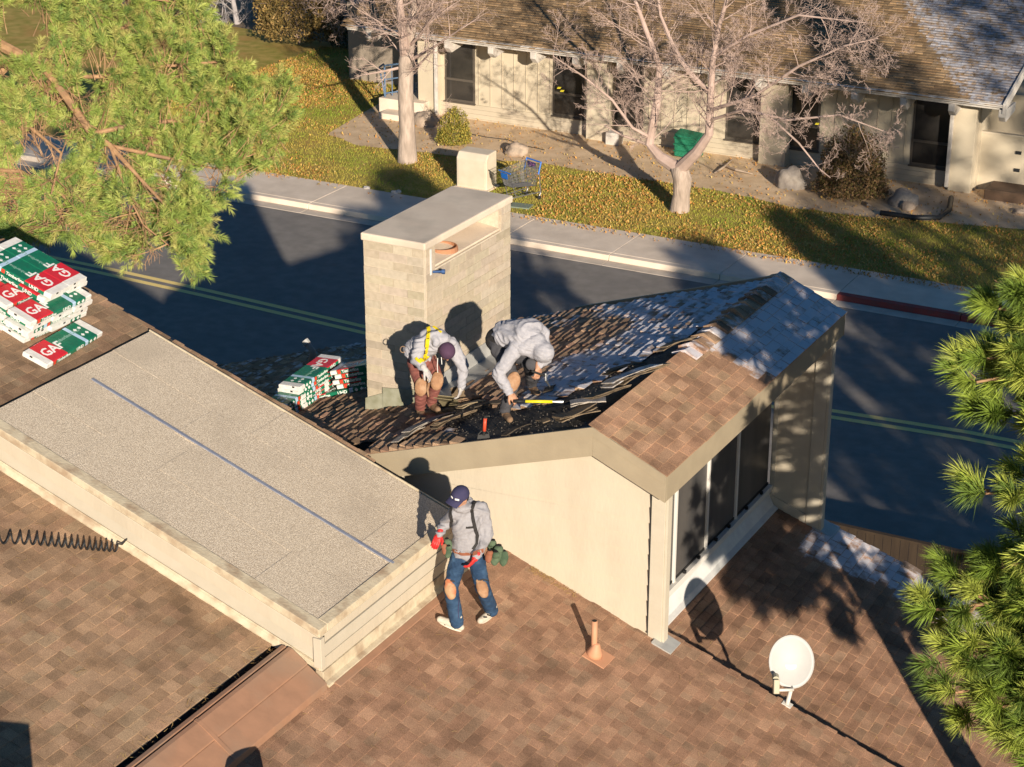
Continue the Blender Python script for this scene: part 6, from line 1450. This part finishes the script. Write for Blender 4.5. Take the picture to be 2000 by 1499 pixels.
# ------------------------------------------------------------ 2: man in plum beanie and yellow harness
fA = onp(826, 818, aL, bL)+nL*.03; ref = V(fA)
p2 = thing('person', 'bending man in plum beanie, pale hoodie and yellow harness at the chimney corner', 'person', tuple(ref))
hipA, hipB, pel = J(811, 708, .02), J(838, 706, -.12), J(820, 700, -.06)
knA, knB = J(823, 752, .26), J(853, 742, .18)
anA = fA+nL*.10; anB = J(842, 786, -.06)
mid, che, nk = J(816, 684, .02), J(845, 664, .12), J(862, 664, .20)
shA, shB = J(822, 671, .22), J(880, 672, .06)
elA, wrA = J(812, 703, .30), J(829, 721, .42); elB, wrB = J(904, 714, .10), J(901, 756, .14)
hc = J(872, 686, .30); fdir = (RT*.25 - V((0, 0, 1))*.9 + (-FW)*.35); upv = RT*.45+(-FW)*.9+V((0, 0, .3))
hp, hf, hu, hx = head(p2, hc, fdir, upv)
body = hp+[('c', hc-hu*.05, .055, nk, .06), ('c', nk, .06, che, .11), ('c', che, .11, mid, .105), ('c', mid, .105, pel, .11), ('c', nk, .06, shA, .05), ('c', nk, .06, shB, .05), ('c', shA, .042, elA, .034), ('c', elA, .034, wrA, .027), ('c', shB, .042, elB, .034), ('c', elB, .034, wrB, .027),
           ('c', pel, .12, hipA, .085), ('c', pel, .12, hipB, .085), ('c', hipA, .075, knA, .055), ('c', knA, .055, anA, .038), ('c', hipB, .075, knB, .055), ('c', knB, .055, anB, .038), ('c', anA, .038, anA-nL*.04, .04)]
blob('body', body, .010, mSkin, p2, 3)
ax_ = (nk-pel).normalized(); sd_ = (shB-shA).normalized()
hd = [('c', pel+V((0, 0, .02)), .155, mid, .16), ('c', mid, .16, che, .165), ('c', mid-sd_*.05, .14, che-sd_*.06, .14), ('c', mid+sd_*.05, .14, che+sd_*.07, .14), ('c', che, .16, nk, .10), ('c', che, .14, shA, .09), ('c', che, .14, shB, .09), ('c', shA, .09, elA, .072), ('c', elA, .072, wrA-(wrA-elA).normalized()*.03, .052), ('c', shB, .09, elB, .074), ('c', elB, .074, wrB-(wrB-elB).normalized()*.02, .052),
      ('c', J(845, 655, .22), .075, J(868, 660, .24), .07), ('c', J(852, 672, .32), .05, J(850, 655, .24), .06), ('c', J(858, 654, .2), .065, J(884, 668, .16), .05)]
o, bvH = blob('hoodie', hd, .0105, mHood2, p2, 4, .019, 9, 11)
jn = [('c', pel-V((0, 0, .03)), .14, hipA, .105), ('c', pel-V((0, 0, .03)), .14, hipB, .105), ('c', hipA, .105, knA, .085), ('c', knA, .085, anA+V((0, 0, .03)), .068), ('c', hipB, .105, knB, .085), ('c', knB, .085, anB, .068)]
o, bvJ = blob('trousers', jn, .0105, mMaroon, p2, 4, .012, 13, 15)
foot(p2, anA, J(832, 826, .25), mBoot, mSoleD, nz=nL); foot(p2, anB, J(850, 795, .05), mBoot, mSoleD, nz=nL)
hand('glove', mGlW, p2, wrA, J(842, 738, .42)-wrA, FW*.3+RT*-.2-V((0, 0, .5)), 1.15, .55, 1); hand('glove', mGlW, p2, wrB, J(895, 784, .14)-wrB, RT*-.8+FW*.2, 1.15, .5, -1)
bm = bmesh.new(); bmesh.ops.create_uvsphere(bm, u_segments=28, v_segments=16, radius=1)
for v in bm.verts:
    v.co.z = max(v.co.z, -.3); rr_ = 1+.012*math.sin(math.atan2(v.co.y, v.co.x)*28)*(1 if v.co.z < -.1 else .3); v.co = V((v.co.x*.112*rr_, v.co.y*.102*rr_, v.co.z*.115))
me = bpy.data.meshes.new('beanie'); bm.to_mesh(me); bm.free(); me.materials.append(mPurp); smooth(me); me.transform(Matrix.Translation(-ref) @ frame(hc+hu*.02, hf, hu)); link('beanie', me, p2)
strap('harness_strap', bvH, [(836, 636), (838, 648), (836, 662), (834, 675), (832, 688), (827, 700), (818, 708)], .048, mYelS, p2, .010)
strap('harness_strap', bvH, [(804, 644), (812, 638), (824, 634), (838, 634), (850, 641), (862, 650)], .030, mYelS, p2, .010)
strap('harness_strap', bvH, [(812, 700), (818, 706), (830, 704), (836, 696)], .036, mYelS, p2, .010)
strap('harness_pad', bvH, [(835, 660), (833, 676), (831, 690)], .060, mStrap, p2, .006)
strap('harness_strap', bvH, [(790, 668), (786, 680)], .030, mYelS, p2, .010)
q = J(787, 683, .1); MB().tube([q+RT*(.035*math.cos(k*.5236))+UP*(.04*math.sin(k*.5236)) for k in range(13)], .006, 6, cap=False).build('d_ring', mBoot, p2)
for px in (850, 856): strap('hood_cord', bvH, [(px, 700), (px+1, 712)], .007, mInkW, p2, .008)
b = MB(); q0 = J(855, 700, .3); b.tube([q0, J(854, 716, .3), J(855, 728, .28)], .005, 5).tube([J(862, 698, .3), J(863, 712, .3)], .005, 5); b.build('hood_cord', mInkW, p2)
for kn, dirn, an in ((knA, J(821, 758, .6)-knA, anA), (knB, J(858, 738, .5)-knB, anB)):
    dn = dirn.normalized(); up_ = -(an-kn).normalized(); up_ = (up_-dn*up_.dot(dn)).normalized()
    blob('knee_pad', [('e', kn+dn*.06-up_*.02, (.125, .085, .045), up_, dn)], .009, mPad, p2, 3, .003, 20, 9)
MB().tube([J(838, 748, .38), J(835, 762, .36), J(837, 775, .34)], [.02, .015, .01], 6).build('pad_strap', mPad, p2)
# ------------------------------------------------------------ 3: crouching man with hood up
fA = onp(997, 824, aL, bL)+nL*.03; ref = V(fA); fB = onp(1052, 772, aL, bL)+nL*.03
p3 = thing('person', 'crouching man with pale hood up pulling shingles with a yellow handled tool', 'person', tuple(ref))
pel, mid, che, nk = J(973, 664, -.28), J(995, 652, -.16), J(1030, 652, .0), J(1048, 668, .12)
hipA, hipB = J(975, 682, -.15), J(985, 672, -.35); knA, knB = J(1003, 744, .12), J(1036, 712, -.05)
anA = fA+nL*.11-RT*.03; anB = fB+nL*.11-RT*.05
shA, shB = J(1004, 686, .14), J(1058, 652, -.08); elA, wrA = J(974, 730, .16), J(995, 768, .24); elB, wrB = J(1066, 700, .05), J(1051, 716, .12)
hc = J(1061, 690, .20); fdir = (RT*.4 - V((0, 0, 1))*.9 + (-FW)*.25); upv = RT*.6+(-FW)*.8+V((0, 0, .2))
hp, hf, hu, hx = head(p3, hc, fdir, upv)
body = hp+[('c', hc-hu*.05, .055, nk, .06), ('c', nk, .06, che, .11), ('c', che, .11, mid, .105), ('c', mid, .105, pel, .11), ('c', nk, .06, shA, .05), ('c', nk, .06, shB, .05), ('c', shA, .042, elA, .034), ('c', elA, .034, wrA, .027), ('c', shB, .042, elB, .034), ('c', elB, .034, wrB, .027),
           ('c', pel, .12, hipA, .085), ('c', pel, .12, hipB, .085), ('c', hipA, .075, knA, .055), ('c', knA, .055, anA, .038), ('c', hipB, .075, knB, .055), ('c', knB, .055, anB, .038), ('c', anA, .038, anA-nL*.04, .04), ('c', anB, .038, anB-nL*.04, .04)]
blob('body', body, .010, mSkin, p3, 3)
sd_ = (shB-shA).normalized()
hd = [('c', mid-(che-mid).normalized()*.08, .155, mid, .165), ('c', mid, .165, che, .175), ('c', mid-sd_*.06, .14, che-sd_*.07, .15), ('c', mid+sd_*.06, .14, che+sd_*.07, .15), ('c', che, .16, nk, .115), ('c', che, .15, shA, .095), ('c', che, .15, shB, .095), ('c', shA, .095, elA, .078), ('c', elA, .078, wrA-(wrA-elA).normalized()*.02, .055), ('c', shB, .095, elB, .075), ('c', elB, .07, wrB-(wrB-elB).normalized()*.03, .052)]
o, bvH = blob('hoodie', hd, .0105, mHood2, p3, 4, .019, 9, 21)
blob('hood', [('e', hc+hu*.012-hf*.012, (.135, .122, .142), hf, hu), ('c', hc-hf*.08, .10, nk-FW*-.02, .11), ('c', hc-hu*.05-hf*.02, .11, nk, .11), ('c', hc-hu*.10-hf*.03, .10, shA.lerp(nk, .5), .10), ('c', nk, .12, shA.lerp(nk, .4), .10)], .0105, mHood2, p3, 5, .008, 14, 24)
jn = [('c', pel, .15, hipA, .11), ('c', pel, .15, hipB, .11), ('c', hipA, .11, knA, .088), ('c', knA, .085, anA+V((0, 0, .02)), .07), ('c', hipB, .11, knB, .088), ('c', knB, .085, anB+V((0, 0, .02)), .07)]
blob('trousers', jn, .0105, mGrey, p3, 4, .012, 13, 25)
blob('shirt_hem', [('c', pel-(mid-pel).normalized()*.0, .158, pel.lerp(mid, .35), .158)], .011, mStrap, p3, 4, .006, 14, 26)
foot(p3, anA, J(1006, 838, .35), mBoot, mSoleD, nz=nL); foot(p3, anB, J(1085, 778, .0), mBoot, mSoleD, nz=nL)
hw, dwn = J(1008, 783, .25)-wrA, FW*.4-V((0, 0, .5))
hand('hand', mSkin, p3, wrA, hw, dwn, 1.12, .75, 1); hand('hand', mSkin, p3, wrB, J(1050, 736, .16)-wrB, FW*.3-RT*.5-V((0, 0, .4)), 1.12, .8, -1)
for kn, dirn, an in ((knA, J(1001, 750, .6)-knA, anA),):
    dn = dirn.normalized(); up_ = -(an-kn).normalized(); up_ = (up_-dn*up_.dot(dn)).normalized()
    blob('knee_pad', [('e', kn+dn*.06-up_*.01, (.13, .085, .045), up_, dn)], .009, mPad, p3, 3, .003, 20, 9)
q = J(1038, 712, .1); blob('knee_pad', [('e', q+V((0, 0, 0)), (.08, .075, .04), V((0, 0, 1)), -FW+RT*.3)], .009, mGrey, p3, 2)
# print on the back of the hoodie: an arched word over a logo word over a small line
mInkB = mat('navy_print', (.03, .035, .12), .8)
paint_text('print', bvH, 'ROOFING', .075, mInkB, p3, 1024, 641, (1, -.42))
paint_text('print', bvH, 'CONTRACTOR', .042, mInkB, p3, 1012, 628, (1, -.10))
# tools in his hands
g0 = J(1003, 784, .30); g1 = J(1079, 785, .26)
yt = thing('pry_tool', 'yellow handled pry tool gripped by the hooded worker', 'tool', tuple(g1)); d = (g1-g0).normalized()
MB().tube([g0, g0+d*.14], .020, 10).build('grip', mDark, yt, sm=True); MB().tube([g0+d*.13, g1], .019, 10).build('handle', mYelH, yt, sm=True); MB().tube([g1, g1+d*.13], [.015, .028], 8).build('head', mSteel, yt)
h0, h1 = J(1046, 728, .2), J(1066, 735, .16)
hm = thing('hammer', 'small claw hammer in the far hand of the hooded worker', 'hammer', tuple(h0))
MB().tube([h0-(h1-h0)*.4, h1], .014, 8).build('handle', mDark, hm); MB().tube([h1+UP*.03, h1-UP*.05, J(1074, 756, .12)], [.018, .016, .007], 8).build('head', mSteel, hm)
